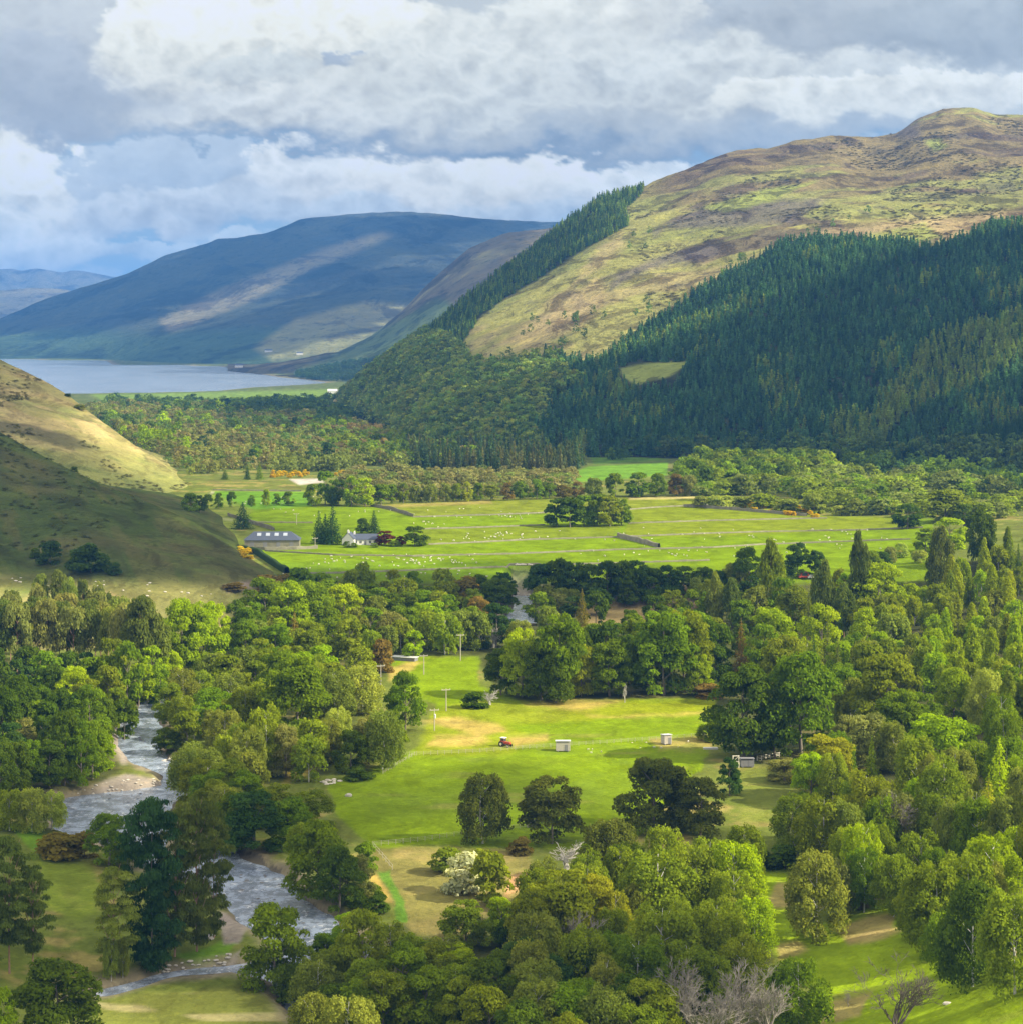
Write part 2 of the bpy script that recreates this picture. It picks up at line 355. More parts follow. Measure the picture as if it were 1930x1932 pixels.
# ------------------------------------------------------------------ land cover colours (albedo; some hill tones also carry cloud shade and sunlight)
G_ROUGH = (.12, .145, .028); G_FIELD = (.11, .18, .012); G_LIME = (.17, .235, .016); G_OLIVE = (.115, .15, .022)
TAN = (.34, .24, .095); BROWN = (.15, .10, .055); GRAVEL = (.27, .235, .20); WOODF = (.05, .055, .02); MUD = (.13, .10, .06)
def paint(c, mask, colr, k=1.0):
    mk = (mask.astype(float)*k)[:, None]; return c*(1-mk)+np.array(colr)*mk
def sdpoly(px, py, poly, soft):
    ins = inpoly(px, py, poly); d_ = polydist(px, py, poly); sd = np.where(ins, -d_, d_); return smooth(sd, soft, -soft)
def region(c, px, py, poly, colr, soft=3.0, k=1.0):
    P = np.array(poly, float)
    b = (px > P[:, 0].min()-20) & (px < P[:, 0].max()+20) & (py > P[:, 1].min()-20) & (py < P[:, 1].max()+20)
    if not b.any(): return c
    m_ = sdpoly(px[b], py[b], poly, soft)*k; cb = c[b]; c[b] = cb*(1-m_[:, None])+np.array(colr)*m_[:, None]; return c

# ground sheet ------------------------------------------------------
def grid(px, d, Z, name, mat, colfn, label, cat=None):
    nr, nc = Z.shape; X = (px-CX)/F*d
    V = np.stack([X.ravel(), d.ravel(), Z.ravel()], -1)
    i = np.arange(nr*nc).reshape(nr, nc)
    Fq = np.stack([i[:-1, :-1].ravel(), i[:-1, 1:].ravel(), i[1:, 1:].ravel(), i[1:, :-1].ravel()], -1)
    cols = colfn(px.ravel(), d.ravel(), V)
    o = mesh_np(name, V, Fq, mat, cols=cols, smooth_=True); tag(o, label, None, None, 'structure'); return o
def ground_cols(px, d, V):
    x, y, z = V.T
    py = YH+F*(ZC-z)/np.maximum(d, 1)
    zb = np.where(d < 862, -10.0, z); pyb = YH+F*(ZC-zb)/d
    n1 = fbm(x, y, 40, 4, 11); n2 = fbm(x, y, 9, 4, 12); n3 = fbm(x, y, 150, 3, 13)
    wpx = px+fbm(x, y, 25, 3, 21)*11+n2*9*smooth(y, 900, 500); wpy = pyb+fbm(x, y, 25, 3, 22)*6+(n2*5+fbm(x, y, 3.5, 2, 23)*4)*smooth(y, 900, 500)
    c = np.tile(np.array(G_ROUGH), (len(x), 1))
    c = paint(c, smooth(n1, -.1, .5), G_OLIVE, 0.7); c = paint(c, smooth(n2+n1*.5, .25, .6), TAN, 0.45)
    c = paint(c, smooth(n3-n2*.4, .2, .6), BROWN, 0.4)
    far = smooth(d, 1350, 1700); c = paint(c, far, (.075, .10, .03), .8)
    # woods' floors
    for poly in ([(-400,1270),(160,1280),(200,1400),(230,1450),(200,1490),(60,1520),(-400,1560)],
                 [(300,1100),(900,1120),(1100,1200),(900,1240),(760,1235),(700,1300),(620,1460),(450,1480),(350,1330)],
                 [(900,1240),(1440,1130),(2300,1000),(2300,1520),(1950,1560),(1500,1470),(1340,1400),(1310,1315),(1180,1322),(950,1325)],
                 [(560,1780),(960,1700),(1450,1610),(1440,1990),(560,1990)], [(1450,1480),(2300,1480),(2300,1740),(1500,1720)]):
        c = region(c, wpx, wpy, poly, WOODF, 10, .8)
    # hay field and pasture with the tractor
    c = region(c, wpx, wpy, [(735,1240),(905,1236),(905,1290),(985,1326),(1345,1314),(1335,1400),(1330,1440),(1180,1600),(700,1600),(640,1540),(620,1480),(690,1465),(800,1400),(820,1330),(740,1300)], (.145,.215,.005), 4)
    c = region(c, wpx, wpy, [(960,1345),(1120,1330),(1345,1312),(1345,1352),(1130,1352),(980,1360)], (.20,.235,.008), 5, .9)
    c = region(c, wpx, wpy, [(815,1345),(900,1320),(1000,1330),(1080,1350),(960,1370),(1000,1395),(960,1425),(840,1425),(780,1420)], (.19,.23,.012), 8, .9)
    for k_, pl in enumerate(([(800,1362),(860,1352),(940,1368),(960,1384),(900,1392),(850,1376)], [(820,1392),(900,1388),(930,1400),(880,1410),(800,1408)],
               [(965,1395),(1038,1388),(1030,1400),(970,1412)], [(985,1330),(1080,1322),(1180,1322),(1090,1340)], [(1100,1345),(1180,1350),(1330,1346),(1330,1350),(1180,1354)], [(735,1262),(780,1244),(800,1250),(770,1275),(735,1285)])):
        c = region(c, wpx, wpy, pl, (.40, .29, .085), 6, .75)
    c = region(c, wpx, wpy, [(1230,1395),(1340,1385),(1340,1412),(1240,1414)], TAN, 5, .6)
    pas = inpoly(px, pyb, [(640,1420),(1340,1400),(1180,1600),(700,1600)])
    c = paint(c, pas*smooth(n2, .15, .5), (.10, .15, .015), .55)
    c = region(c, wpx, wpy, [(650,1500),(1200,1460),(1180,1530),(700,1540)], (.13,.19,.012), 12, .5)
    # rough ground south of the pasture
    c = region(c, wpx, wpy, [(700,1600),(1000,1605),(1010,1640),(960,1700),(860,1780),(780,1760),(710,1650)], (.21, .17, .06), 8, .6)
    c = region(c, wpx, wpy, [(712,1638),(735,1636),(768,1700),(770,1740),(745,1740),(752,1700)], (.09,.19,.02), 3, .95)
    c = region(c, wpx, wpy, [(700,1640),(715,1650),(745,1700),(700,1690)], (.40,.28,.07), 4, .8)
    c = region(c, wpx, wpy, [(955,1650),(1010,1640),(1020,1660),(960,1690)], (.42,.24,.12), 5, .8)
    c = region(c, wpx, wpy, [(560,1350),(640,1330),(640,1380),(600,1450),(540,1480),(550,1420)], (.38,.30,.06), 10, .8)
    # right hand clearing
    c = region(c, wpx, wpy, [(1430,1630),(1500,1625),(1500,1760),(1720,1730),(1730,1820),(1960,1870),(2050,2100),(1520,2100),(1540,1880),(1450,1800)], (.20,.285,.008), 8)
    for pl in ([(1460,1665),(1500,1672),(1500,1715),(1450,1712)], [(1570,1768),(1640,1755),(1700,1762),(1690,1800),(1600,1798)], [(1455,1785),(1500,1780),(1520,1800),(1460,1812)], [(1590,1790),(1710,1795),(1710,1808),(1600,1808)],
               [(1880,1920),(1960,1915),(1960,1945),(1890,1945)], [(1560,1900),(1640,1905),(1620,1940),(1540,1940)], [(1760,1825),(1850,1835),(1850,1845),(1760,1840)]):
        c = region(c, wpx, wpy, pl, (.36,.26,.12), 6, .7)
    c = region(c, wpx, wpy, [(1390,1450),(1500,1440),(1540,1500),(1500,1545),(1400,1560)], (.15,.18,.03), 8, .7)
    # lower left meadows, bars of gravel along the river
    c = region(c, wpx, wpy, [(60,1630),(175,1630),(210,1700),(150,1740),(80,1720)], (.15,.20,.02), 10, .8)
    c = region(c, wpx, wpy, [(15,1570),(80,1580),(86,1612),(60,1615)], (.12,.22,.015), 4)
    c = region(c, wpx, wpy, [(330,1800),(420,1775),(455,1770),(430,1800),(360,1815)], (.12,.22,.015), 5)
    c = region(c, wpx, wpy, [(180,1890),(260,1870),(420,1862),(520,1870),(640,1960),(560,2200),(100,2200)], (.16,.18,.035), 6)
    sk = fbm(x*.5+y*.3, y*1.6, 10, 3, 27)
    c = paint(c, smooth(sk, .15, .4)*smooth(pyb, 1850, 1880)*smooth(px, 620, 540), (.42, .37, .18), .7)
    c = paint(c, smooth(sk, .2, .5)*(d < 620)*smooth(-n1, -.2, .3), (.24, .20, .07), .35)
    nb = (d < 900)
    xb, yb = x[nb]+n2[nb]*2, y[nb]+n2[nb]*4
    dr = np.full(len(x), 1e3); dr[nb] = np.minimum(np.where(inpoly(xb, yb, RIVW), -1, polydist(xb, yb, RIVW)), np.where(inpoly(xb, yb, RIV2W), -1, polydist(xb, yb, RIV2W)))
    c = paint(c, smooth(dr, 6.0, 2.0), (.24, .20, .14), .85)
    c = paint(c, (dr < 1.5), (.10, .09, .07), .9)
    for pl in ([(120,1508),(240,1460),(320,1470),(330,1484),(250,1496),(150,1504)], [(205,1372),(240,1340),(292,1325),(235,1372),(240,1440),(228,1440)], [(400,1590),(440,1610),(432,1640),(405,1620)], [(290,1836),(420,1826),(460,1790),(425,1810),(330,1815)], [(965,1103),(1004,1100),(1002,1128),(966,1130)], [(410,1720),(470,1740),(450,1780),(420,1780)]):
        c = region(c, wpx, wpy, pl, GRAVEL, 5, .95)
    c = region(c, wpx, wpy, [(1100,1150),(1180,1142),(1300,1128),(1400,1130),(1270,1180),(1110,1190)], (.20,.15,.07), 4, .9)
    # farm fields ----
    strips = [[(474,956),(700,954),(780,975),(1032,968),(1338,952),(1520,974),(1760,978),(1760,1100),(1000,1104),(560,1092),(480,1045),(520,1000),(440,975)],]
    c = region(c, px, py, strips[0], (.13,.20,.004), 2.5)
    c = region(c, wpx, py, [(690,952),(1040,938),(1338,937),(1530,972),(1720,978),(1740,995),(1338,1012),(1180,1012),(1190,975),(1030,966),(800,975)], (.155,.19,.012), 3, .8)
    c = region(c, wpx, py, [(791,999),(1028,992),(1180,988),(1160,1012),(999,1018),(809,1027)], (.14,.18,.012), 3, .8)
    c = region(c, px, py, [(500,1060),(900,1058),(1060,1072),(1000,1098),(560,1090)], (.12,.20,.008), 5, .8)
    c = region(c, wpx, py, [(690,955),(930,943),(930,950),(760,957)], TAN, 3, .5)
    c = region(c, px, py, [(1185,938),(1310,936),(1310,941),(1185,943)], (.36,.31,.13), 1.5, .8)
    c = region(c, px, py, [(400,927),(590,927),(590,955),(480,962),(400,945)], (.10,.21,.015), 3)
    c = region(c, px, py, [(1050,903),(1110,880),(1260,872),(1258,897),(1060,912)], (.11,.22,.02), 2.5)
    c = region(c, px, py, [(1110,856),(1200,850),(1258,868),(1120,876)], (.08,.15,.02), 3)
    c = region(c, px, py, [(170,744),(400,740),(660,733),(650,752),(400,760),(200,758)], (.13,.20,.035), 3)
    c = region(c, px, py, [(425,776),(540,774),(520,785),(430,786)], (.13,.21,.03), 2)
    c = region(c, px, py, [(546,904),(600,903),(613,910),(565,915)], (.42,.39,.34), 2)
    for pl in ([(331,962),(387,940),(401,926),(405,929),(391,944),(340,966)], [(331,958),(345,957),(387,970),(440,979),(438,984),(385,975)]):
        c = region(c, px, py, pl, (.34,.32,.24), 1.5, .9)
    c = region(c, px, py, [(330,935),(400,930),(480,962),(440,1000),(480,1040),(380,1000)], (.16,.20,.03), 4, .7)
    c = region(c, px, py, [(1560,866),(1575,862),(1640,880),(1620,884)], (.16,.15,.15), 1.5)
    lo = (d > 3300); ds = np.full(len(x), 1e5)
    if lo.any(): ds[lo] = polydist(x[lo], y[lo], LOCHW)
    c = paint(c, smooth(ds, 60, 20), (.20,.17,.12), .8)
    j = 1+0.22*n2+0.15*fbm(x, y, 3, 2, 14)
    return np.clip(c*j[:, None], 0.004, 1)
pyr = np.concatenate([np.arange(2800, 1100, -3.4), np.arange(1100, 700, -1.5), np.arange(700, 632, -2.0), [630, 628, 626, 624]])
dr_ = 440000.0/(pyr-YH); pc = np.arange(-640, 2580, 3.2)
PX, DD = np.meshgrid(pc, dr_); Zg = base_z(PX.ravel(), DD.ravel()).reshape(PX.shape)
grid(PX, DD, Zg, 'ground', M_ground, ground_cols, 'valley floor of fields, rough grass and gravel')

def quad_sheet(name, x0, x1, y0, y1, z, mat, label, n=2):
    xs = np.linspace(x0, x1, n); ys = np.linspace(y0, y1, n); X, Y = np.meshgrid(xs, ys)
    V = np.stack([X.ravel(), Y.ravel(), np.full(X.size, z)], -1); i = np.arange(n*n).reshape(n, n)
    Fq = np.stack([i[:-1, :-1].ravel(), i[:-1, 1:].ravel(), i[1:, 1:].ravel(), i[1:, :-1].ravel()], -1)
    o = mesh_np(name, V, Fq, mat); tag(o, label, None, None, 'structure'); return o
quad_sheet('river', -150, 30, 250, 884, -11.35, M_river, 'shallow stony river winding through the valley')
quad_sheet('loch', -6000, 900, 3700, 15500, -20.0, M_loch, 'blue sea loch beyond the valley mouth')

def hill_mesh(key, name, mat, colfn, label, x0, x1, step, seg):
    pcs = np.arange(x0, x1+.1, step); Dn, Zn = hill_nodes(key, pcs); K_ = Dn.shape[1]
    rows = []
    for k in range(K_-1):
        n = seg[k] if k < len(seg) else 6
        for j in range(n): rows.append(Dn[:, k]+(Dn[:, k+1]-Dn[:, k])*(j+1e-4)/n)
    rows.append(Dn[:, -1]-1e-3); Dm = np.array(rows); PXm = np.repeat(pcs[None], len(Dm), 0)
    Zm = hill_z(key, PXm.ravel(), Dm.ravel()).reshape(Dm.shape); Zm = np.maximum(Zm, -60)
    return grid(PXm, Dm, Zm, name, mat, colfn, label)
def hcA(px, d, V):
    x, y, z = V.T; py = YH+F*(ZC-z)/d
    n1 = fbm(x, y, 45, 4, 41); n2 = fbm(x+y*.8, y, 14, 4, 42); st = fbm((x*.5+z*2), y*.25, 12, 3, 43)
    st2 = fbm(x+y*.35, y*.12+z*.4, 9, 4, 47)
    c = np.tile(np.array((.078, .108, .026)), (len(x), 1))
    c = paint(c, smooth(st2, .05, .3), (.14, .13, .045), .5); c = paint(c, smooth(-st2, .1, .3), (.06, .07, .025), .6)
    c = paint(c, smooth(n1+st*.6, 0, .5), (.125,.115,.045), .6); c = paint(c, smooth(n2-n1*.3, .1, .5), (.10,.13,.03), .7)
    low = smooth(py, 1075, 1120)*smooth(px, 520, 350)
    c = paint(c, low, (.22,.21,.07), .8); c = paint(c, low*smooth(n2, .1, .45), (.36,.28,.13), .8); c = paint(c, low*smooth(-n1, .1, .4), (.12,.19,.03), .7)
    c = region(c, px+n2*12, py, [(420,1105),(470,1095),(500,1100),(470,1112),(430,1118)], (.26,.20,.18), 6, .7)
    return np.clip(c*((.74+.26*low)*(1+.25*n2))[:, None], .004, 1)  # cloud shade deepened in the slope's colour, sunlit foot left brighter
def hcB(px, d, V):
    x, y, z = V.T; py = YH+F*(ZC-z)/d
    n1 = fbm(x, y, 60, 4, 51); n2 = fbm(x, y, 16, 4, 52); st = fbm(x*.4+z*2.2, y*.2, 14, 4, 53)
    c = np.tile(np.array((.30, .27, .10)), (len(x), 1))
    c = paint(c, smooth(st+n1*.4, 0, .4), (.38,.30,.13), .7); c = paint(c, smooth(n1-st*.4, 0, .5), (.20,.24,.07), .7)
    c = paint(c, smooth(n2+n1*.5, .16, .34), (.13,.12,.05), .7); c = paint(c, smooth(-st+n2*.4, .2, .35), (.42,.33,.15), .6)
    c = region(c, px+n2*10, py+n1*6, [(-20,788),(60,800),(140,822),(190,850),(120,842),(40,818),(-20,812)], (.10,.09,.05), 4, .85)
    gr = smooth(py+n1*25-(px-60)*.18, 800, 870)
    c = paint(c, gr, (.17,.20,.05), .75); c = paint(c, gr*smooth(n2, 0, .3), (.10,.12,.035), .6)
    return np.clip(c*(1+.3*n2)[:, None], .004, 1)
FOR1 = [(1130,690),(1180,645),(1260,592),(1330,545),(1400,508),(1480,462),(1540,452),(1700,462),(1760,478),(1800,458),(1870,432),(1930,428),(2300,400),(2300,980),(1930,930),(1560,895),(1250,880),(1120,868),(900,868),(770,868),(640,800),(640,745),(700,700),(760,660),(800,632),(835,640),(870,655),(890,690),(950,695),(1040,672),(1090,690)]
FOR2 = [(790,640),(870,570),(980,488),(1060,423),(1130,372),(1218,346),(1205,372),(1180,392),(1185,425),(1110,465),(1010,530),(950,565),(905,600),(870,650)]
CLEAR = [(1170,695),(1225,684),(1300,682),(1262,712),(1200,725),(1175,712)]
def hcC(px, d, V):
    x, y, z = V.T; py = YH+F*(ZC-z)/d
    n1 = fbm(x, y, 260, 5, 61); n2 = fbm(x, y, 60, 4, 62); st = fbm(x*.45+y*.2, y*.9-x*.2+z*2, 110, 5, 63); n3 = fbm(x, y, 22, 3, 64)
    c = np.tile(np.array((.25, .245, .075)), (len(x), 1))
    up = smooth(py+n1*90+st*50+n2*25, 450, 370)*smooth(px, 1130, 1300)
    c = paint(c, up, (.165, .130, .062), .92)
    c = paint(c, smooth(st*.8+n2*.6, .10, .24)*smooth(px, 1180, 1300), (.105, .078, .05), .85)
    c = paint(c, smooth(n1-st*.6+n2*.6, .16, .34), (.23, .25, .065), .65)
    c = paint(c, smooth(-n1+n2*.6, .2, .5)*(1-up), (.31, .25, .12), .6)
    c = paint(c, smooth(n3+n2*.6, .35, .7), (.11, .10, .06), .6)
    wx = px+n2*14; wy = py+n3*9
    for pl in ([(1140,532),(1180,510),(1260,478),(1330,462),(1370,470),(1330,492),(1260,500),(1200,520),(1150,545)], [(1230,440),(1300,395),(1450,380),(1560,375),(1500,420),(1360,430),(1260,430),(1230,450)], [(1085,572),(1100,560),(1105,575),(1090,584)], [(1690,245),(1730,228),(1735,262),(1700,262)]):
        c = region(c, wx, wy, pl, (.12, .10, .085), 8, .8)
    for pl in ([(930,650),(1020,600),(1100,550),(1130,520),(1150,560),(1090,620),(1000,660)], [(1010,600),(1060,560),(1130,470),(1170,440),(1180,465),(1110,520)], [(1460,470),(1560,430),(1720,410),(1930,400),(1930,425),(1760,455),(1600,450)]):
        c = region(c, wx, wy, pl, (.36, .28, .14), 10, .6)
    for pl in ([(1640,440),(1740,425),(1780,450),(1720,462),(1640,452)], [(1740,268),(1770,262),(1790,275),(1760,282)], [(1330,390),(1460,350),(1540,340),(1450,380),(1360,400)], CLEAR):
        c = region(c, wx, wy, pl, (.24, .28, .06), 5, .8)
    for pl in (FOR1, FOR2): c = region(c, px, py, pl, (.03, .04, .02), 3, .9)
    c = region(c, px, py, CLEAR, (.24, .28, .06), 3, .9)
    return np.clip(c*(1+.25*n3)[:, None], .004, 1)
def hcD(px, d, V):
    x, y, z = V.T; py = YH+F*(ZC-z)/d
    n1 = fbm(x, y, 1200, 5, 71); n2 = fbm(x, y, 300, 4, 72)
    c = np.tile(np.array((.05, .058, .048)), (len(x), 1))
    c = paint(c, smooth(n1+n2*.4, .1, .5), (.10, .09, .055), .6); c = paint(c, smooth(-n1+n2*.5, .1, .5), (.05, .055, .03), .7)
    c = region(c, px+n2*10, py+n1*5, [(300,600),(420,540),(600,470),(720,438),(740,445),(600,500),(460,570),(320,625)], (.25, .22, .13), 8, .65)  # sunlit gap between cloud shadows, painted as a paler diagonal band
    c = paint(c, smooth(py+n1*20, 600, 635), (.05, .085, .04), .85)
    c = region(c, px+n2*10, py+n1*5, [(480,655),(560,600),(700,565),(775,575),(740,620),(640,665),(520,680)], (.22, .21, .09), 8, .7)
    return np.clip(c*(1+.2*n2)[:, None], .004, 1)
def hcE(px, d, V):
    x, y, z = V.T; py = YH+F*(ZC-z)/d
    n1 = fbm(x, y, 500, 5, 81); n2 = fbm(x, y, 120, 4, 82)
    c = np.tile(np.array((.115, .095, .052)), (len(x), 1))
    c = paint(c, smooth(n1+n2*.5, 0, .4), (.22, .21, .085), .6); c = paint(c, smooth(-n1+n2*.3, .1, .5), (.08, .075, .045), .7)
    c = region(c, px+n2*14, py+n1*14, [(760,640),(850,590),(960,520),(1060,440),(1100,480),(900,640),(700,720),(660,690)], (.035, .075, .03), 8, .85)
    c = region(c, px+n2*12, py+n1*8, [(560,700),(640,660),(740,610),(830,560),(900,600),(760,680),(660,705)], (.09, .14, .04), 8, .75)
    c = region(c, px+n2*8, py, [(560,690),(650,680),(760,660),(700,705),(560,705)], (.16, .20, .07), 6, .6)
    c = paint(c, smooth(py+n1*6, 692, 705)*smooth(px, 500, 600), (.05, .09, .04), .7)
    return np.clip(c*(1+.2*n2)[:, None], .004, 1)
def hcF(px, d, V):
    x, y, z = V.T; n1 = fbm(x, y, 1500, 5, 85)
    c = np.tile(np.array((.11, .11, .09)), (len(x), 1)); return np.clip(paint(c, smooth(n1, 0, .4), (.19, .18, .12), .6), 0, 1)
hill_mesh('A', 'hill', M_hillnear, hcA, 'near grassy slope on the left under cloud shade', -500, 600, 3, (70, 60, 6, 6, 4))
hill_mesh('B', 'hill', M_hillnear, hcB, 'sunlit straw coloured slope on the left', -500, 420, 3, (40, 70, 6, 6, 4))
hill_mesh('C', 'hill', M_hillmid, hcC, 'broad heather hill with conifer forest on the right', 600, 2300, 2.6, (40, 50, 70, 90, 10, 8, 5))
hill_mesh('E', 'hill', M_hillfar, hcE, 'middle distance spur running down to the loch', 430, 1300, 4, (50, 60, 8, 6, 4))
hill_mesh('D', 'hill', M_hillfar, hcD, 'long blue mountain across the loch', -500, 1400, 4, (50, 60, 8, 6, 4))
hill_mesh('F', 'hill', M_hillfar, hcF, 'low distant hills at the head of the loch', -500, 600, 6, (20, 30, 8, 6, 4))
hill_mesh('G', 'hill', M_hillfar, hcF, 'faint farthest mountains on the left horizon', -500, 700, 6, (20, 30, 8, 6, 4))

# ------------------------------------------------------------------ sky: a far curved backdrop of cloud, lit from within as the sky is
BL = [  # x, y, rx, ry, sRGB, opacity   (far to near)
 (250, 330, 420, 60, (180, 192, 212), .85),
 (60, 455, 150, 50, (214, 220, 228), .85), (330, 470, 150, 26, (206, 216, 228), .7), (180, 400, 120, 26, (206, 212, 224), .7),
 (290, 405, 28, 30, (222, 226, 234), .8),
 (560, 380, 420, 50, (196, 204, 218), .85), (900, 395, 400, 45, (190, 202, 220), .9),
 (620, 320, 160, 42, (214, 218, 226), .9), (775, 320, 120, 60, (226, 228, 232), .9),
 (1000, 335, 190, 45, (222, 226, 232), .95), (1180, 350, 160, 60, (210, 216, 226), .85),
 (20, 330, 120, 85, (226, 229, 232), .95), (-10, 260, 70, 70, (226, 229, 233), .9),
 (1050, 262, 560, 34, (150, 166, 192), .95), (480, 255, 300, 20, (160, 174, 198), .6),
 (120, 232, 130, 24, (158, 172, 200), .6), (1350, 215, 420, 70, (176, 188, 206), .9),
 (850, 215, 700, 52, (186, 194, 206), .95), (560, 185, 390, 65, (212, 216, 221), .95),
 (330, 185, 160, 60, (212, 217, 224), .95), (900, 150, 260, 80, (208, 213, 217), .9),
 (110, 90, 330, 140, (184, 192, 206), .95), (90, 150, 170, 90, (166, 176, 196), .7),
 (370, 60, 190, 110, (224, 227, 229), .95), (520, 60, 330, 90, (216, 220, 222), .9),
 (560, 20, 300, 60, (230, 232, 232), .7), (470, 130, 120, 26, (190, 198, 206), .6),
 (625, 118, 34, 26, (158, 172, 198), .8), (760, 120, 120, 50, (202, 207, 212), .8),
 (1150, 90, 420, 110, (206, 211, 216), .9), (1450, 150, 380, 60, (200, 206, 213), .8),
 (1560, 185, 230, 42, (220, 224, 227), .85), (1800, 165, 200, 40, (216, 220, 224), .8),
 (1600, 30, 420, 62, (172, 181, 196), .9), (1850, 50, 260, 60, (166, 176, 190), .8),
 (1230, 20, 90, 50, (220, 223, 226), .5)]
def build_sky():
    u = np.arange(-1500, 3430, 4.0); v = np.concatenate([np.arange(-1400, 0, 12.0), np.arange(0, 640, 3.0), np.arange(640, 760, 20.0)])
    U_, V_ = np.meshgrid(u, v); X, Y = U_.ravel(), V_.ravel()
    n = lambda sx, sy, sc, o, sd, g=.55: fbm(X/sx, Y/sy, sc, o, sd, g)
    wx = X+n(1.2, .8, 110, 7, 301, .62)*95; wy = Y+n(1.3, .7, 90, 7, 302, .62)*62
    c = np.outer(smooth(Y, 620, 0), np.array(srgb(112, 146, 192)))+np.outer(1-smooth(Y, 620, 0), np.array(srgb(166, 194, 222)))
    lowc = n(2.6, 1, 60, 6, 303, .6)
    c = paint(c, smooth(lowc, -.02, .32)*smooth(Y, 150, 330), srgb(200, 211, 226), .8)
    cover = n(2.0, 1, 330, 5, 309)
    off = smooth(np.abs(X-965), 965, 1300); off = np.maximum(off, smooth(Y, 0, -200))
    c = paint(c, off*smooth(cover, -.25, .05), srgb(196, 203, 213), .95)
    c = paint(c, smooth(wy, 290, 215), srgb(196, 203, 213), .9)
    rid = 1-np.abs(fbm((X+wx*.3)/1.3, Y+wy*.3, 55, 5, 317, .55))*2.6; fine = n(1.2, 1, 24, 4, 319, .6)
    for x, y, rx, ry, cc, o in BL:
        q = ((wx-x)/rx)**2+((wy-y)/ry)**2; q = q-fine*.10-rid*.10; v_ = (wy-y)/ry
        top = smooth(q, 1.18, .76); bot = smooth(q, 1.7, .4); t_ = smooth(v_, -.2, .5); br = np.array(srgb(*cc)).mean() > .55
        mk = (top*(1-t_)+bot*t_)*o
        k_ = 1-.13*np.clip(v_, -.8, 1.1)+((rid-.35)*.16+fine*.05)*(1 if br else .45)
        mk = np.clip(mk, 0, 1)[:, None]; c = c*(1-mk)+np.array(srgb(*cc))*k_[:, None]*mk
    c = c*(1+n(1.8, 1, 160, 4, 313)*.08)[:, None]
    g_ = c.mean(1, keepdims=True); c = np.clip(.56+(g_-.56)*1.22, .2, 1)+(c-g_)*.84; c = np.clip(c*1.17*np.array([1.045, 1.008, .86]), 0, .97)
    D_ = 40000.0; ax = (X-CX)/F; d = D_/np.sqrt(1+ax*ax)   # a cylinder round the observer
    V3 = np.stack([ax*d, d, ZC+(YH-Y)/F*d], -1)
    i = np.arange(U_.size).reshape(U_.shape); Fq = np.stack([i[:-1, :-1].ravel(), i[1:, :-1].ravel(), i[1:, 1:].ravel(), i[:-1, 1:].ravel()], -1)
    def b(t):
        at = t.node('ShaderNodeAttribute', attribute_name='Col'); em = t.node('ShaderNodeEmission')
        t.l.new(at.outputs[0], em.inputs[0]); em.inputs[1].default_value = 0.50; return em.outputs[0]
    m = material('cloudy_sky', b); m.cycles.emission_sampling = 'NONE'
    o = mesh_np('sky', V3, Fq, m, cols=c, smooth_=True); tag(o, 'pale blue sky with banks of grey and white cumulus', None, None, 'structure')
build_sky()

# air
bm_v = np.array([(x, y, z) for x in (-9000, 9000) for y in (-300, 26000) for z in (-45, 760)], float)
bf = np.array([(0,1,3,2),(4,6,7,5),(0,4,5,1),(2,3,7,6),(0,2,6,4),(1,5,7,3)])
hm = bpy.data.materials.new('air'); hm.use_nodes = True; ht = NT(hm.node_tree); ht.n.clear()
ho = ht.node('ShaderNodeOutputMaterial'); hv = ht.node('ShaderNodeVolumePrincipled'); ht.l.new(hv.outputs[0], ho.inputs['Volume'])
hv.inputs['Color'].default_value = (0.11, 0.38, 1.0, 1); hv.inputs['Density'].default_value = 5.2e-5; hv.inputs['Anisotropy'].default_value = 0.2
hz = mesh_np('haze', bm_v, bf, hm); tag(hz, 'thin blue air between the observer and the far mountains', None, None, 'stuff')

# clouds standing over the valley towards the sun: they throw the drifting shade seen on hill, wood and water
def cloud_mat(t):
    tr = t.node('ShaderNodeBsdfTransparent'); df = t.node('ShaderNodeBsdfDiffuse'); df.inputs[0].default_value = (.9, .9, .9, 1)
    mx = t.node('ShaderNodeMixShader'); mx.inputs[0].default_value = 0.45
    t.l.new(tr.outputs[0], mx.inputs[1]); t.l.new(df.outputs[0], mx.inputs[2]); return mx.outputs[0]
M_cloud = material('cloud_vapour', cloud_mat)
def ico(n=1):
    import bmesh
    b = bmesh.new(); bmesh.ops.create_icosphere(b, subdivisions=n, radius=1.0); b.verts.ensure_lookup_table()
    V = np.array([v.co[:] for v in b.verts]); Fq = np.array([[v.index for v in f.verts] for f in b.faces]); b.free(); return V, Fq
ICO1 = ico(2)
def rand_in(poly, n, r_):
    P = np.array(poly, float); o = []
    while len(o) < n:
        q = r_.uniform(P.min(0), P.max(0), (n*3, 2)); o += list(q[inpoly(q[:, 0], q[:, 1], poly)])
    return np.array(o[:n])
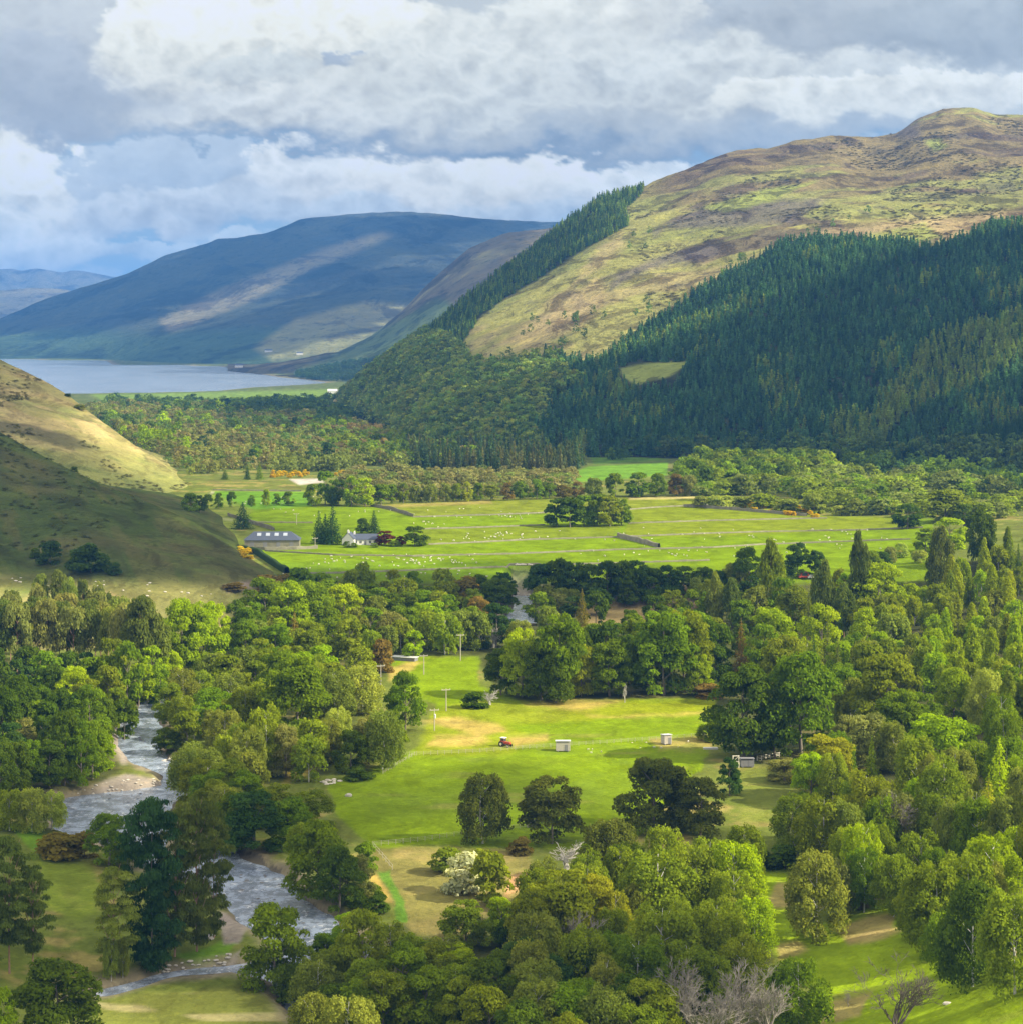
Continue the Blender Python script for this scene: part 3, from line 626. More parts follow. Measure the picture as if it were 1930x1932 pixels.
CLOUDS = [ # outline of the shade on the land, puff count, puff radius m, altitude
 ([(1050,800),(1170,715),(1330,690),(1480,655),(1620,610),(1760,560),(1930,480),(2150,440),(2150,600),(1930,640),(1800,680),(1700,730),(1600,800),(1500,850),(1350,870),(1100,860)], 150, 62, 900),
 ([(1640,860),(1780,780),(2150,720),(2150,930),(1900,900)], 40, 45, 900),
 ([(640,760),(760,665),(800,650),(840,740),(760,840),(700,820)], 12, 60, 900),
 ([(790,640),(860,580),(980,495),(1040,440),(1060,460),(960,540),(870,600),(830,650)], 40, 60, 950),
 ([(0,830),(70,862),(150,900),(230,935),(300,965),(380,1000),(450,1040),(520,1082),(500,1100),(420,1105),(300,1090),(100,1075),(-150,1060),(-150,800)], 230, 17, 800),
 ([(100,1560),(380,1500),(700,1480),(900,1475),(1180,1465),(1300,1500),(1400,1560),(1340,1620),(1000,1600),(700,1620),(680,1760),(420,1850),(-150,1830),(-150,1620)], 52, 14, 800),
 ([(-100,1600),(400,1560),(430,1800),(-100,1860)], 30, 12, 800),
 ([(-100,1840),(200,1840),(210,2010),(-100,2010)], 12, 12, 800),
 ([(560,1850),(900,1800),(1350,1870),(1440,1990),(560,2000)], 18, 12, 800),
 ([(500,1088),(820,1085),(1000,1095),(1380,1060),(1400,1140),(1150,1180),(900,1160),(560,1130)], 24, 22, 800),
 ([(-400,610),(250,520),(560,420),(950,415),(1050,425),(930,470),(700,500),(420,560),(200,620),(-400,640)], 330, 120, 2100),
 ([(420,640),(700,550),(900,480),(900,540),(740,610),(560,660),(380,690),(200,690),(300,660)], 170, 120, 2100),
 ([(640,640),(760,560),(900,480),(980,445),(1000,470),(820,600),(700,650)], 26, 150, 1500),
 ([(-300,905),(0,560),(60,560),(200,560),(120,600),(-300,640)], 20, 300, 2300)]
for poly, n, rad, alt in CLOUDS:
    r_ = np.random.default_rng(int(poly[0][0]+poly[0][1]+n+5000)); uv = rand_in(poly, n, r_)
    P = hits(uv); shift = np.array(SUN)[None]*((alt-P[:, 2:3])/SUN.z); Q = P+shift
    V0, F0 = ICO1; Vs, Fs = [], []
    for k, q in enumerate(Q):
        rr = rad*r_.uniform(.6, 1.35); j = 1+.3*(r_.random(len(V0))-.5)[:, None]
        Vs.append(V0*j*[rr*1.15, rr*1.15, rr*.45]+q+[0, 0, abs(r_.normal())*rad*.5+rad*.4]); Fs.append(F0+k*len(V0))
    o = mesh_np('cloud', np.concatenate(Vs), np.concatenate(Fs), M_cloud, smooth_=True); tag(o, 'low drifting cloud over the glen', None, None, 'structure')

# ------------------------------------------------------------------ vegetation materials
def foliage(from_object):
    def b(t):
        if from_object:
            oi = t.node('ShaderNodeObjectInfo'); base = oi.outputs['Color']
            tn = t.node('ShaderNodeAttribute', attribute_name='tone').outputs['Fac']
            base = t.mix(1.0, base, t.xyz(tn, t.m('ADD', t.m('MULTIPLY', tn, .85), .15), t.m('MULTIPLY', tn, .9)), 'MULTIPLY')
        else: base = t.node('ShaderNodeAttribute', attribute_name='Col').outputs[0]
        base = t.mix(1.0, base, (1.38, 1.36, .62) if from_object else (1.22, 1.22, .85), 'MULTIPLY')
        n = t.noise(wpos(t), 0.16, 3, 0.6)
        f_ = t.m('ADD', .62, t.m('MULTIPLY', n.outputs[0], .76)); base = t.mix(1.0, base, t.xyz(f_, f_, f_), 'MULTIPLY')
        df = t.node('ShaderNodeBsdfDiffuse'); tr = t.node('ShaderNodeBsdfTranslucent'); t.l.new(base, df.inputs[0])
        t.l.new(t.mix(1.0, base, (1.25, 1.15, .55), 'MULTIPLY'), tr.inputs[0])
        mx = t.node('ShaderNodeMixShader'); mx.inputs[0].default_value = 0.45; t.l.new(df.outputs[0], mx.inputs[1]); t.l.new(tr.outputs[0], mx.inputs[2]); return mx.outputs[0]
    return b
M_leaf = material('leaves', foliage(True)); M_mass = material('woodland', foliage(False))
def simple(name, colr, rough=.8, spec=.2, sc=None, amt=.4, metal=0):
    def b(t):
        c = colr
        if sc:
            n = t.noise(wpos(t), sc, 4, .6); f_ = t.m('ADD', 1-amt, t.m('MULTIPLY', n.outputs[0], amt*2)); c = t.mix(1.0, colr+(1.0,), t.xyz(f_, f_, f_), 'MULTIPLY')
        return bsdf(t, c, rough, spec, None, metal)
    return material(name, b)
M_bark = simple('grey_bark', (.16, .14, .11), .9, .1, 2.0); M_birch = simple('birch_bark', (.50, .49, .45), .8, .2, 1.5, .35)
M_pinebark = simple('pine_bark', (.30, .19, .13), .9, .1, 1.5); M_twig = simple('bare_twigs', (.22, .20, .175), .9, .1, 1.0)
M_deadwood = simple('bleached_wood', (.42, .40, .36), .9, .1, 1.0); M_darktwig = simple('dark_twigs', (.10, .085, .07), .9, .1, 1.0)

# ------------------------------------------------------------------ tree templates, unit height, unit crown width
def cards(C_, N_, size, r_, asp=.75):
    N_ = N_/np.maximum(np.linalg.norm(N_, axis=1, keepdims=True), 1e-6); n = len(C_)
    rv = r_.normal(size=(n, 3)); T = np.cross(N_, rv); T /= np.maximum(np.linalg.norm(T, axis=1, keepdims=True), 1e-6); B = np.cross(N_, T)
    s1 = (np.asarray(size)*r_.uniform(.6, 1.3, n))[:, None]*.5; s2 = s1*asp*r_.uniform(.7, 1.2, (n, 1))
    k_ = r_.uniform(-.35, .35, (n, 1))
    V = np.stack([C_-T*s1-B*s2*.55, C_+T*s1*.2-B*s2, C_+T*s1+B*s2*k_, C_-T*s1*.25+B*s2], 1).reshape(-1, 3)
    Fq = np.arange(n*4).reshape(n, 4); return V, Fq
def lobes_tree(seed, nl, nleaf, size, zr=(.12, 1), shape='round', lr=(.12, .2), jit=.5, upb=.25):
    r_ = np.random.default_rng(seed); Cs, Ns, Ts = [], [], []
    z0, z1 = zr; k = 0
    for i in range(nl):
        u = r_.random()**.85; z = z0+(z1-z0)*(.06+.9*u); t_ = (z-z0)/(z1-z0)
        if shape == 'round': pr = math.sqrt(max(0, 1-(abs(t_-.45)/.56)**2.4))
        elif shape == 'dome': pr = math.sqrt(max(0, 1-(max(t_-.25, 0)/.78)**2.0))*(.8+.2*min(1, t_*5))
        elif shape == 'birch': pr = min(1, .62+t_*1.3)*(math.sqrt(max(.03, 1-((t_-.42)/.62)**2.3)) if t_ > .42 else 1)
        elif shape == 'cone': pr = max(.08, (1-t_)**.8)*.95
        elif shape == 'col': pr = min(1, (1-t_)*2.6+.12)*(.75+.25*min(1, t_*4))
        else: pr = 1
        rr = .5*pr; L = (lr[0]+(lr[1]-lr[0])*r_.random()**1.4)*(1.0 if shape in ('round', 'dome') else .75+.35*pr)
        rad = max(0, rr-L*.55)*math.sqrt(r_.uniform(.25, 1)); th = r_.uniform(0, 2*math.pi)
        c = np.array([rad*math.cos(th), rad*math.sin(th), z-L*.25])
        n = int(nleaf*(L/np.mean(lr))**2/nl); v = r_.normal(size=(n, 3)); v /= np.linalg.norm(v, axis=1, keepdims=True)
        v[:, 2] = np.where(v[:, 2] < -.35, -v[:, 2], v[:, 2])
        flat = .62 if shape in ('round', 'dome') else .95
        P = c+v*[L, L, L*flat]*(r_.uniform(.66, 1.05, (n, 1))+np.abs(r_.normal(size=(n, 1)))*.10)
        if shape == 'birch': P[:, 2] -= (np.abs(v[:, :2]).sum(1))*L*r_.uniform(0, .55, n)
        Cs.append(P); Ns.append(v+r_.normal(size=(n, 3))*jit+[0, 0, upb]); Ts.append(np.full(n, r_.uniform(.78, 1.22))*r_.uniform(.85, 1.15, n))
    C_ = np.concatenate(Cs); N_ = np.concatenate(Ns); V, Fq = cards(C_, N_, size, r_); return V, Fq, np.concatenate(Ts)
def spruce(seed, tiers, per, size, droop=.25, power=.85, skirt=.06, gap=0.0, irregular=.2):
    r_ = np.random.default_rng(seed); Cs, Ns, Ts = [], [], []
    for i in range(tiers):
        t_ = (i+.3)/tiers; z = skirt+(1-skirt)*t_; Rr = .5*max(.03, (1-t_)**power)
        nb = max(4, int(9*(1-t_)+4)); ph = r_.uniform(0, 6.3)
        for b in range(nb):
            th = ph+b*2*math.pi/nb+r_.normal()*.15; Lb = Rr*r_.uniform(1-irregular*1.6, 1+irregular*.5); n = max(2, int(per*Lb/.3))
            q = r_.uniform(.18, 1, n)**.8; rad = q*Lb; wd = .16*Lb+.02
            x = rad*math.cos(th)+r_.normal(size=n)*wd*.5*q; y = rad*math.sin(th)+r_.normal(size=n)*wd*.5*q
            zz_ = z-droop*rad*.35*q+r_.normal(size=n)*.006
            Cs.append(np.stack([x, y, zz_], -1)); Ns.append(np.stack([np.cos(th)*.55+r_.normal(size=n)*.35, np.sin(th)*.55+r_.normal(size=n)*.35, .8+r_.normal(size=n)*.3], -1))
            Ts.append(np.full(n, r_.uniform(.75, 1.2))*r_.uniform(.85, 1.15, n))
    C_ = np.concatenate(Cs); V, Fq = cards(C_, np.concatenate(Ns), size, r_, .6); return V, Fq, np.concatenate(Ts)
def plates(seed, nl, nleaf, size, zlow):
    """old pine crown: irregular flattened tufts with gaps between"""
    r_ = np.random.default_rng(seed); Cs, Ns, Ts = [], [], []
    for i in range(nl):
        t_ = (i+r_.random())/nl; z = zlow+(1-zlow)*t_; env = .5*min(1, .55+t_*1.2)*math.sqrt(max(.05, 1-max(0, (t_-.62)/.42)**2)); th = i*2.4+r_.normal()*.5
        L = r_.uniform(.10, .19); rad = max(0, env*r_.uniform(.35, 1.12)-L*.5); c = np.array([rad*math.cos(th), rad*math.sin(th), z-.01]); n = int(nleaf/nl*(L/.145)**2)
        v = r_.normal(size=(n, 3)); v /= np.linalg.norm(v, axis=1, keepdims=True); v[:, 2] = np.where(v[:, 2] < -.2, -v[:, 2], v[:, 2])
        P = c+v*[L, L, L*.16]*r_.uniform(.4, 1.08, (n, 1)); P[:, 2] += -.25*L*(np.hypot(v[:, 0], v[:, 1]))**2*.5
        Cs.append(P); Ns.append(v*[1, 1, .6]+r_.normal(size=(n, 3))*.5+[0, 0, .6]); Ts.append(np.full(n, r_.uniform(.75, 1.25))*r_.uniform(.85, 1.15, n))
    C_ = np.concatenate(Cs); V, Fq = cards(C_, np.concatenate(Ns), size, r_, .6); return V, Fq, np.concatenate(Ts)
def tube(path, rad, seg=5):
    """path (n,3), rad (n,) -> tapered tube"""
    path = np.array(path, float); n = len(path); V = []; 
    for i in range(n):
        t_ = path[min(i+1, n-1)]-path[max(i-1, 0)]; t_ /= np.linalg.norm(t_)+1e-9
        a_ = np.cross(t_, [0.31, .9, .12]); a_ /= np.linalg.norm(a_)+1e-9; b_ = np.cross(t_, a_)
        for j in range(seg):
            an = 2*math.pi*j/seg; V.append(path[i]+rad[i]*(math.cos(an)*a_+math.sin(an)*b_))
    Fq = [[i*seg+j, i*seg+(j+1) % seg, (i+1)*seg+(j+1) % seg, (i+1)*seg+j] for i in range(n-1) for j in range(seg)]
    return np.array(V), np.array(Fq)
def join(parts):
    V, Fq, k = [], [], 0
    for v, f in parts: V.append(v); Fq.append(f+k); k += len(v)
    return np.concatenate(V), np.concatenate(Fq)
def limbs(seed, top=.75, r0=.022, n=7, spread=.3, lean=.0, z_from=.25):
    r_ = np.random.default_rng(seed); P = []; bend = r_.normal(size=2)*.02
    tr = [(bend[0]*math.sin(t_*3)+lean*t_, bend[1]*math.sin(t_*3), -.03+(top+.03)*t_) for t_ in np.linspace(0, 1, 6)]
    P.append(tube(tr, [r0*1.35]+[r0*(1-.8*t_) for t_ in np.linspace(.1, 1, 5)], 6))
    for i in range(n):
        t_ = z_from+(1-z_from)*i/n*.9; th = i*2.4+r_.uniform(0, .6); L = spread*r_.uniform(.7, 1.1)*(1-.4*t_)
        b0 = np.array([tr[0][0], 0, 0])+[lean*t_, 0, t_*top]; dirv = np.array([math.cos(th), math.sin(th), r_.uniform(.5, .95)])
        path = [b0+dirv*L*u+[0, 0, .06*L*u*u*3] for u in (0, .5, 1)]
        P.append(tube(path, [r0*.45*(1-.4*t_), r0*.3, r0*.1], 4))
    return join(P)
def bare(seed, depth=5, n0=5, fine=3.2, up=.5, trunk=.3, spread=.5):
    r_ = np.random.default_rng(seed); P = []
    def grow(p, d, L, rad, k):
        q = p+d*L*.5+r_.normal(size=3)*L*.05; e_ = p+d*L+r_.normal(size=3)*L*.07
        P.append(tube([p, q, e_], [rad, rad*.8, rad*.55], 5 if k < 2 else 3))
        if k >= depth: return
        m_ = int(round(fine+r_.uniform(-.6, .8))) if k > 0 else n0
        for i in range(m_):
            nd = d+r_.normal(size=3)*spread+[0, 0, up*.25]; nd /= np.linalg.norm(nd)
            st = p+(e_-p)*(r_.uniform(.45, 1) if k else r_.uniform(.6, 1)); grow(st, nd, L*r_.uniform(.55, .8), max(rad*.46, .0013), k+1)
    grow(np.array([0, 0, -.02]), np.array([0, 0, 1.0]), trunk, .018, 0)
    V, Fq = join(P); V[:, :2] /= max(.2, np.percentile(np.abs(V[:, :2]), 99.5)*2); V[:, 2] /= max(V[:, 2].max(), .3); return V, Fq
TPL = {}
def tpl(kind, crown=None, trunk=None, tm=None):
    o = {}
    if crown is not None:
        V, Fq, T = crown; me = mesh_np('crown', V, Fq, M_leaf, vals=T); o['crown'] = me.data; bpy.data.objects.remove(me)
    if trunk is not None:
        me = mesh_np('trunk', trunk[0], trunk[1], tm, smooth_=True); o['trunk'] = me.data; bpy.data.objects.remove(me)
    TPL.setdefault(kind, []).append(o)
for i in range(5):
    tpl('broad', lobes_tree(100+i, 62, 13000, .04, (.04, 1), 'round' if i % 2 else 'dome', (.07, .18), .6, .4), limbs(200+i), M_bark)
    tpl('broad_s', lobes_tree(130+i, 44, 4600, .07, (.04, 1), 'dome' if i % 2 else 'round', (.09, .2), .6, .4), limbs(200+i), M_bark)
    tpl('birch', lobes_tree(150+i, 84, 11500, .038, (.05, 1), 'birch', (.055, .145), .8, .3), limbs(230+i, .93, .016, 9, .25), M_birch)
    tpl('birch_s', lobes_tree(190+i, 52, 4400, .068, (.05, 1), 'birch', (.07, .17), .8, .3), limbs(230+i, .93, .016, 9, .25), M_birch)
    tpl('shrub', lobes_tree(170+i, 22, 2200, .11, (-.05, 1), 'dome', (.17, .26)), limbs(250+i, .5, .02, 5, .3), M_bark)
for i in range(4):
    tpl('spruce', spruce(300+i, 26, 13, .052), limbs(320+i, .97, .014, 0), M_bark)
    tpl('larch', lobes_tree(340+i, 60, 6000, .052, (.08, 1), 'cone', (.07, .15), .7, .3), limbs(320+i, .97, .012, 0), M_birch if i == 0 else M_bark)
    tpl('column', lobes_tree(360+i, 64, 6500, .055, (.03, 1), 'col', (.07, .19), .8, .2), limbs(320+i, .97, .014, 0), M_pinebark)
    tpl('pine', lobes_tree(380+i, 54, 6400, .05, (.40, 1), 'round', (.09, .19), .7, .5), limbs(390+i, .92, .016, 9, .26, 0, .45), M_pinebark)
tpl('fir', plates(400, 120, 30000, .030, .04), limbs(401, .98, .016, 0), M_bark)
tpl('bigpine', plates(410, 60, 15000, .032, .10), limbs(411, .95, .016, 14, .28, 0, .2), M_pinebark)
tpl('bigpine', plates(412, 46, 13000, .032, .24), limbs(413, .95, .016, 14, .28, 0, .3), M_pinebark)
for i in range(3):
    b_ = bare(500+i, 6, 6, 2.75, .7, .26, .40); o_ = mesh_np('branches', b_[0], b_[1], M_twig); TPL.setdefault('bare', []).append({'branches': o_.data}); bpy.data.objects.remove(o_)
b_ = bare(520, 4, 9, 2.8, .6, .10, .55); o_ = mesh_np('branches', b_[0], b_[1], M_deadwood); TPL['dead'] = [{'branches': o_.data}]; bpy.data.objects.remove(o_)
b_ = bare(533, 6, 8, 2.8, .8, .30, .44); o_ = mesh_np('branches', b_[0], b_[1], M_darktwig); TPL['barebig'] = [{'branches': o_.data}]; bpy.data.objects.remove(o_)

# foliage albedos
PAL = dict(spring=(.190,.275,.006), lime=(.245,.325,.006), green=(.105,.165,.010), dark=(.060,.098,.012), teal=(.042,.080,.028), olive=(.130,.170,.018),
           gold=(.215,.235,.025), grey=(.165,.180,.095), brown=(.145,.115,.055), fir=(.030,.066,.040), pine=(.085,.115,.042), pale=(.24,.30,.10),
           blossom=(.32,.36,.50), copper=(.085,.028,.032), larch=(.20,.25,.014), rust=(.13,.11,.035), greyolive=(.145,.180,.055), moss=(.080,.102,.030), gorse=(.42,.31,.012), birchg=(.155,.205,.024))
DESC = dict(moss='dark olive', spring='bright spring green', lime='vivid lime green', green='mid green', dark='dark green', teal='deep bluish green', olive='olive green', gold='golden green',
            grey='greyish green', brown='brown tinged', fir='blackish green', pine='dull green', pale='pale green', blossom='white flowering', copper='purple leaved',
            larch='yellow green', rust='rusty brown', greyolive='drab olive', gorse='orange flowering', birchg='soft green')
KIND = dict(broad=('broadleaf_tree', 'broadleaf tree', 'tree'), broad_s=('broadleaf_tree', 'broadleaf tree', 'tree'), birch=('birch_tree', 'birch tree', 'tree'), birch_s=('birch_tree', 'birch tree', 'tree'), shrub=('shrub', 'shrub', 'shrub'),
            spruce=('spruce_tree', 'spruce tree', 'tree'), larch=('larch_tree', 'larch tree', 'tree'), column=('conifer_tree', 'columnar conifer', 'tree'), pine=('pine_tree', 'pine tree', 'tree'),
            fir=('fir_tree', 'fir tree', 'tree'), bigpine=('pine_tree', 'tall pine', 'tree'), bare=('bare_tree', 'leafless tree', 'tree'), dead=('dead_tree', 'bleached dead tree', 'tree'), barebig=('bare_tree', 'leafless tree', 'tree'))
ZONES = [('in the pine wood at the left edge', [(-200,1100),(300,1100),(300,1325),(-200,1325)]), ('in the wood above the river bend', [(-200,1325),(260,1325),(260,1510),(-200,1510)]),
 ('between the hill foot and the upper river', [(300,1100),(520,1100),(520,1300),(300,1300)]), ('in the riverside wood beside the upper river', [(260,1300),(470,1300),(470,1500),(260,1500)]),
 ('in the wood behind the hay field', [(520,1100),(960,1100),(960,1300),(520,1300)]), ('at the left edge of the hay field', [(470,1300),(800,1300),(800,1500),(470,1500)]),
 ('on the river bank below the pasture', [(380,1500),(720,1500),(720,1730),(380,1730)]), ('near the meadow at lower left', [(-200,1500),(380,1500),(380,2100),(-200,2100)]),
 ('in the tall row behind the hay field', [(900,1260),(1400,1260),(1400,1335),(900,1335)]), ('in the shaded line beyond the tall row', [(840,1060),(1420,1060),(1420,1262),(840,1262)]),
 ('beside the huts', [(1290,1370),(1520,1370),(1520,1500),(1290,1500)]), ('on the shaded pasture edge', [(860,1480),(1440,1480),(1440,1625),(860,1625)]),
 ('in the upper right wood', [(1400,1000),(2200,1000),(2200,1300),(1400,1300)]), ('in the right hand wood above the clearing', [(1400,1300),(2200,1300),(2200,1640),(1400,1640)]),
 ('along the grassy clearing at right', [(1440,1640),(2200,1640),(2200,1830),(1440,1830)]), ('in the bottom right corner', [(1440,1830),(2200,1830),(2200,2200),(1440,2200)]),
 ('in the scrub above the river pool', [(720,1600),(990,1600),(990,1870),(720,1870)]), ('in the thicket below the pasture', [(990,1600),(1440,1600),(1440,1860),(990,1860)]),
 ('along the bottom edge of the wood', [(560,1830),(1440,1830),(1440,2200),(560,2200)]), ('by the river at the bottom left', [(380,1700),(720,1700),(720,2200),(380,2200)]),
 ('among the farm fields', [(330,930),(1340,930),(1340,1100),(330,1100)]), ('beside the farm fields on the right', [(1340,930),(2100,930),(2100,1060),(1340,1060)]), ('on the left hillside', [(-200,700),(500,700),(500,1110),(-200,1110)]),
 ('at the far edge of the farm fields', [(330,850),(1260,850),(1260,990),(330,990)]), ('in the scrub wood beyond the fields', [(1200,820),(2200,820),(2200,1000),(1200,1000)])]
TREES = []   # (px, py, root, kind, colour, height m)
def plant(kind, colr, p, h, wd, px, py, variant=None, sub=None, jit=.10):
    if kind == 'broad_s' and colr in ('birchg', 'greyolive', 'grey', 'pale'): kind = 'birch_s'
    if kind == 'broad' and colr in ('birchg', 'greyolive', 'pale'): kind = 'birch'
    kn = KIND[kind][0]; root = empty(kn, tuple(p), random.uniform(0, 6.28), (wd, wd, h)); tt = TPL[kind]; t_ = tt[random.randrange(len(tt)) if variant is None else variant % len(tt)]
    c = PAL.get(colr, (.1, .1, .1)); j = 1+random.uniform(-jit, jit); j2 = 1+random.uniform(-jit, jit)*.8
    for part, me in t_.items():
        o = bpy.data.objects.new(part, me); COL.objects.link(o); o.parent = root
        o.color = (c[0]*j*j2, c[1]*j, c[2]*j, 1)
    TREES.append((px, py, root, kind, colr, h)); return root

# ------------------------------------------------------------------ the trees one can tell apart (px, base py, height, width in survey units)
T = []
def add(kind, col, *rows):
    for r in rows: T.append((r[0], r[1], r[2], r[3], kind, r[4] if len(r) > 4 else col))
# left pine wood
add('pine', 'grey', (5,1288,150,50,'pine'), (32,1292,155,46), (60,1285,150,48,'pine'), (88,1290,158,46), (112,1283,152,44,'pine'), (138,1292,150,48), (165,1288,158,44,'pine'), (190,1280,146,46), (215,1292,150,46,'greyolive'),
    (242,1300,160,50), (268,1308,178,56,'pine'), (290,1300,140,44,'greyolive'), (20,1262,138,46), (75,1260,136,44,'pine'), (125,1258,136,46), (180,1255,134,44), (225,1262,134,46,'greyolive'))
add('broad_s', 'green', (208,1318,115,62,'olive'), (240,1335,125,62), (286,1318,100,56,'spring'), (262,1332,80,60,'spring'), (205,1352,95,58,'olive'), (172,1330,90,60), (302,1332,70,45,'green'))
add('broad', 'green', (35,1402,130,72,'dark'), (4,1425,140,70,'dark'), (72,1392,100,60,'dark'), (95,1350,95,60,'dark'), (138,1355,96,62,'lime'), (165,1372,95,66,'olive'), (168,1412,120,70,'green'), (215,1375,80,50,'olive'),
    (122,1482,140,62,'dark'), (152,1482,125,62,'green'), (190,1452,78,50,'spring'), (175,1470,112,60,'green'), (30,1492,98,62,'dark'), (60,1485,90,52,'green'), (2,1502,110,60,'dark'), (95,1487,88,64,'dark'), (48,1432,78,64,'grey'), (85,1445,100,60,'dark'), (112,1410,110,58,'dark'), (130,1440,100,56,'dark'))
add('broad', 'spring', (317,1277,108,66,'green'), (345,1272,140,76,'spring'), (385,1267,138,82,'spring'), (412,1258,118,56,'lime'), (322,1290,64,44,'lime'), (462,1262,92,62,'green'), (445,1212,80,50,'dark'), (475,1232,100,64,'green'))
add('broad', 'olive', (322,1372,82,56), (345,1345,86,58,'greyolive'), (316,1424,52,52,'dark'), (400,1392,92,82,'green'), (378,1330,66,56,'birchg'), (435,1350,80,70,'greyolive'), (462,1385,86,70,'birchg'), (425,1420,80,66,'greyolive'), (455,1455,90,70,'birchg'), (345,1380,70,50,'birchg'), (398,1300,70,56,'birchg'),(440,1300,60,60,'greyolive'))
add('broad', 'green', (500,1202,112,90), (545,1215,118,92,'spring'), (590,1210,112,84,'green'), (648,1198,96,72,'lime'), (612,1180,88,66,'green'), (520,1262,90,66,'green'), (585,1245,78,64,'olive'), (565,1188,80,60,'green'))
add('spruce', 'brown', (556,1238,86,46,'brown'), (1098,1192,84,38,'rust'), (1398,1292,128,48,'brown'))
add('broad_s', 'green', (690,1180,62,52,'dark'), (715,1172,64,46), (742,1185,66,50,'dark'), (768,1176,60,44), (800,1180,66,50,'green'), (828,1182,66,52,'olive'), (700,1215,70,56,'green'), (740,1222,66,54,'grey'), (770,1215,70,52,'green'), (808,1225,72,56,'birchg'),
    (840,1235,76,60,'birchg'), (868,1225,72,56,'greyolive'), (660,1245,76,64,'olive'), (628,1235,70,54,'green'), (700,1262,72,48,'birchg'), (782,1245,56,40,'spring'), (905,1225,70,50,'greyolive'))
add('shrub', 'brown', (876,1148,62,66,'brown'), (722,1268,60,40,'brown'), (862,1205,50,48,'brown'), (545,1115,32,60,'brown'), (575,1112,30,50,'teal'), (505,1112,26,60,'brown'), (440,1112,14,40,'brown'), (610,1118,36,50,'green'))
add('broad', 'teal', (940,1152,62,70,'dark'), (936,1222,84,72,'teal'), (980,1230,60,50,'greyolive'), (905,1180,56,46,'brown'))
add('broad', 'green', (562,1390,155,128,'green'), (528,1332,104,84,'green'), (497,1300,76,60,'olive'), (632,1372,110,76,'greyolive'), (684,1346,90,76,'pale'), (765,1382,116,70,'green'), (722,1452,112,76,'greyolive'), (696,1442,92,60,'grey'), (662,1458,86,62,'dark'),
    (742,1432,92,56,'olive'), (618,1440,84,56,'greyolive'), (540,1466,98,60,'grey'), (500,1462,130,72,'birchg'), (466,1482,112,70,'greyolive'), (638,1405,70,52,'pale'), (590,1320,70,70,'birchg'), (500,1372,90,70,'birchg'))
add('shrub', 'grey', (897,1336,30,46,'dark'), (680,1472,24,46,'dark'))
add('dead', 'grey', (924,1330,42,40), (932,1222,70,44), (1178,1326,52,10), (368,1360,56,30))
add('birch', 'dark', (912,1592,132,92,'moss')); add('broad', 'dark', (1040,1592,128,112,'moss'), (1232,1567,146,134,'moss'), (1320,1578,112,90,'moss'), (1376,1502,72,44,'teal'), (1262,1560,120,70,'moss'))
# tall row behind the hay field
add('broad', 'dark', (945,1312,92,60,'dark'), (985,1316,132,74,'spring'), (1022,1322,112,76,'dark'), (1055,1322,168,92,'green'), (1048,1326,112,70,'dark'), (1096,1314,106,58,'gold'), (1150,1314,108,84,'green'), (1142,1285,120,84,'dark'),
    (1252,1312,162,118,'green'), (1290,1306,158,100,'olive'), (1222,1304,112,76,'dark'), (1345,1292,122,84,'dark'), (1186,1290,96,60,'dark'), (1318,1312,80,50,'spring'), (1080,1290,110,70,'dark'), (1200,1250,88,66,'olive'), (1320,1250,96,70,'green'), (1118,1265,90,60,'olive'))
add('shrub', 'dark', (1334,1316,26,50,'brown'), (1360,1312,24,46,'dark'))
add('broad_s', 'teal', (1020,1136,72,60), (1050,1132,78,56,'dark'), (1080,1140,80,62), (1112,1140,76,60,'dark'), (1145,1136,78,58), (1172,1132,74,56,'dark'), (1200,1130,72,56), (1230,1128,56,50,'dark'), (1260,1126,60,50), (1290,1122,54,48,'dark'), (1052,1160,40,50,'grey'), (1085,1165,40,50), (1125,1160,50,56), (1000,1250,50,60,'greyolive'))
# upper right wood
add('column', 'olive', (1455,1178,158,54,'olive'), (1622,1182,176,50,'pine'), (1553,1212,152,54,'pine'), (1592,1212,110,52,'pine'), (1775,1122,128,54,'pine'), (1852,1065,106,56,'dark'), (1585,1160,86,48,'olive'), (1348,1182,100,36,'greyolive'), (1380,1184,92,42,'pine'))
add('broad', 'dark', (1412,1120,88,62,'dark'), (1505,1088,64,48,'teal'), (1540,1088,50,34,'teal'), (1660,1075,36,40,'teal'), (1325,1120,52,46,'dark'), (1340,1150,60,50,'olive'), (1640,1098,60,50,'green'))
add('broad', 'lime', (1450,1262,122,92,'spring'), (1480,1330,132,90,'olive'), (1550,1270,130,78,'lime'), (1585,1310,100,60,'spring'), (1500,1200,94,78,'olive'), (1660,1180,116,98,'spring'), (1635,1250,104,62,'lime'), (1612,1290,96,56,'green'), (1520,1300,90,70,'birchg'), (1455,1210,70,60,'spring'))
add('broad', 'olive', (1402,1432,176,128,'dark'), (1462,1432,150,90,'dark'), (1512,1428,200,140,'green'), (1342,1398,46,52,'green'), (1672,1392,158,128,'olive'), (1700,1420,120,90,'green'), (1642,1452,106,104,'grey'), (1736,1410,104,84,'green'), (1775,1480,134,140,'spring'),
    (1560,1498,116,110,'gold'), (1600,1440,90,66,'grey'), (1860,1378,114,70,'pale'), (1800,1362,104,70,'spring'), (1900,1356,104,80,'green'), (1590,1350,100,70,'green'), (1530,1515,96,70,'spring'), (1480,1475,46,70,'grey'))
add('spruce', 'gold', (1645,1464,78,36,'lime'), (1866,1602,136,96,'gold'), (1886,1540,150,90,'lime'), (1286,1986,86,54,'dark'))
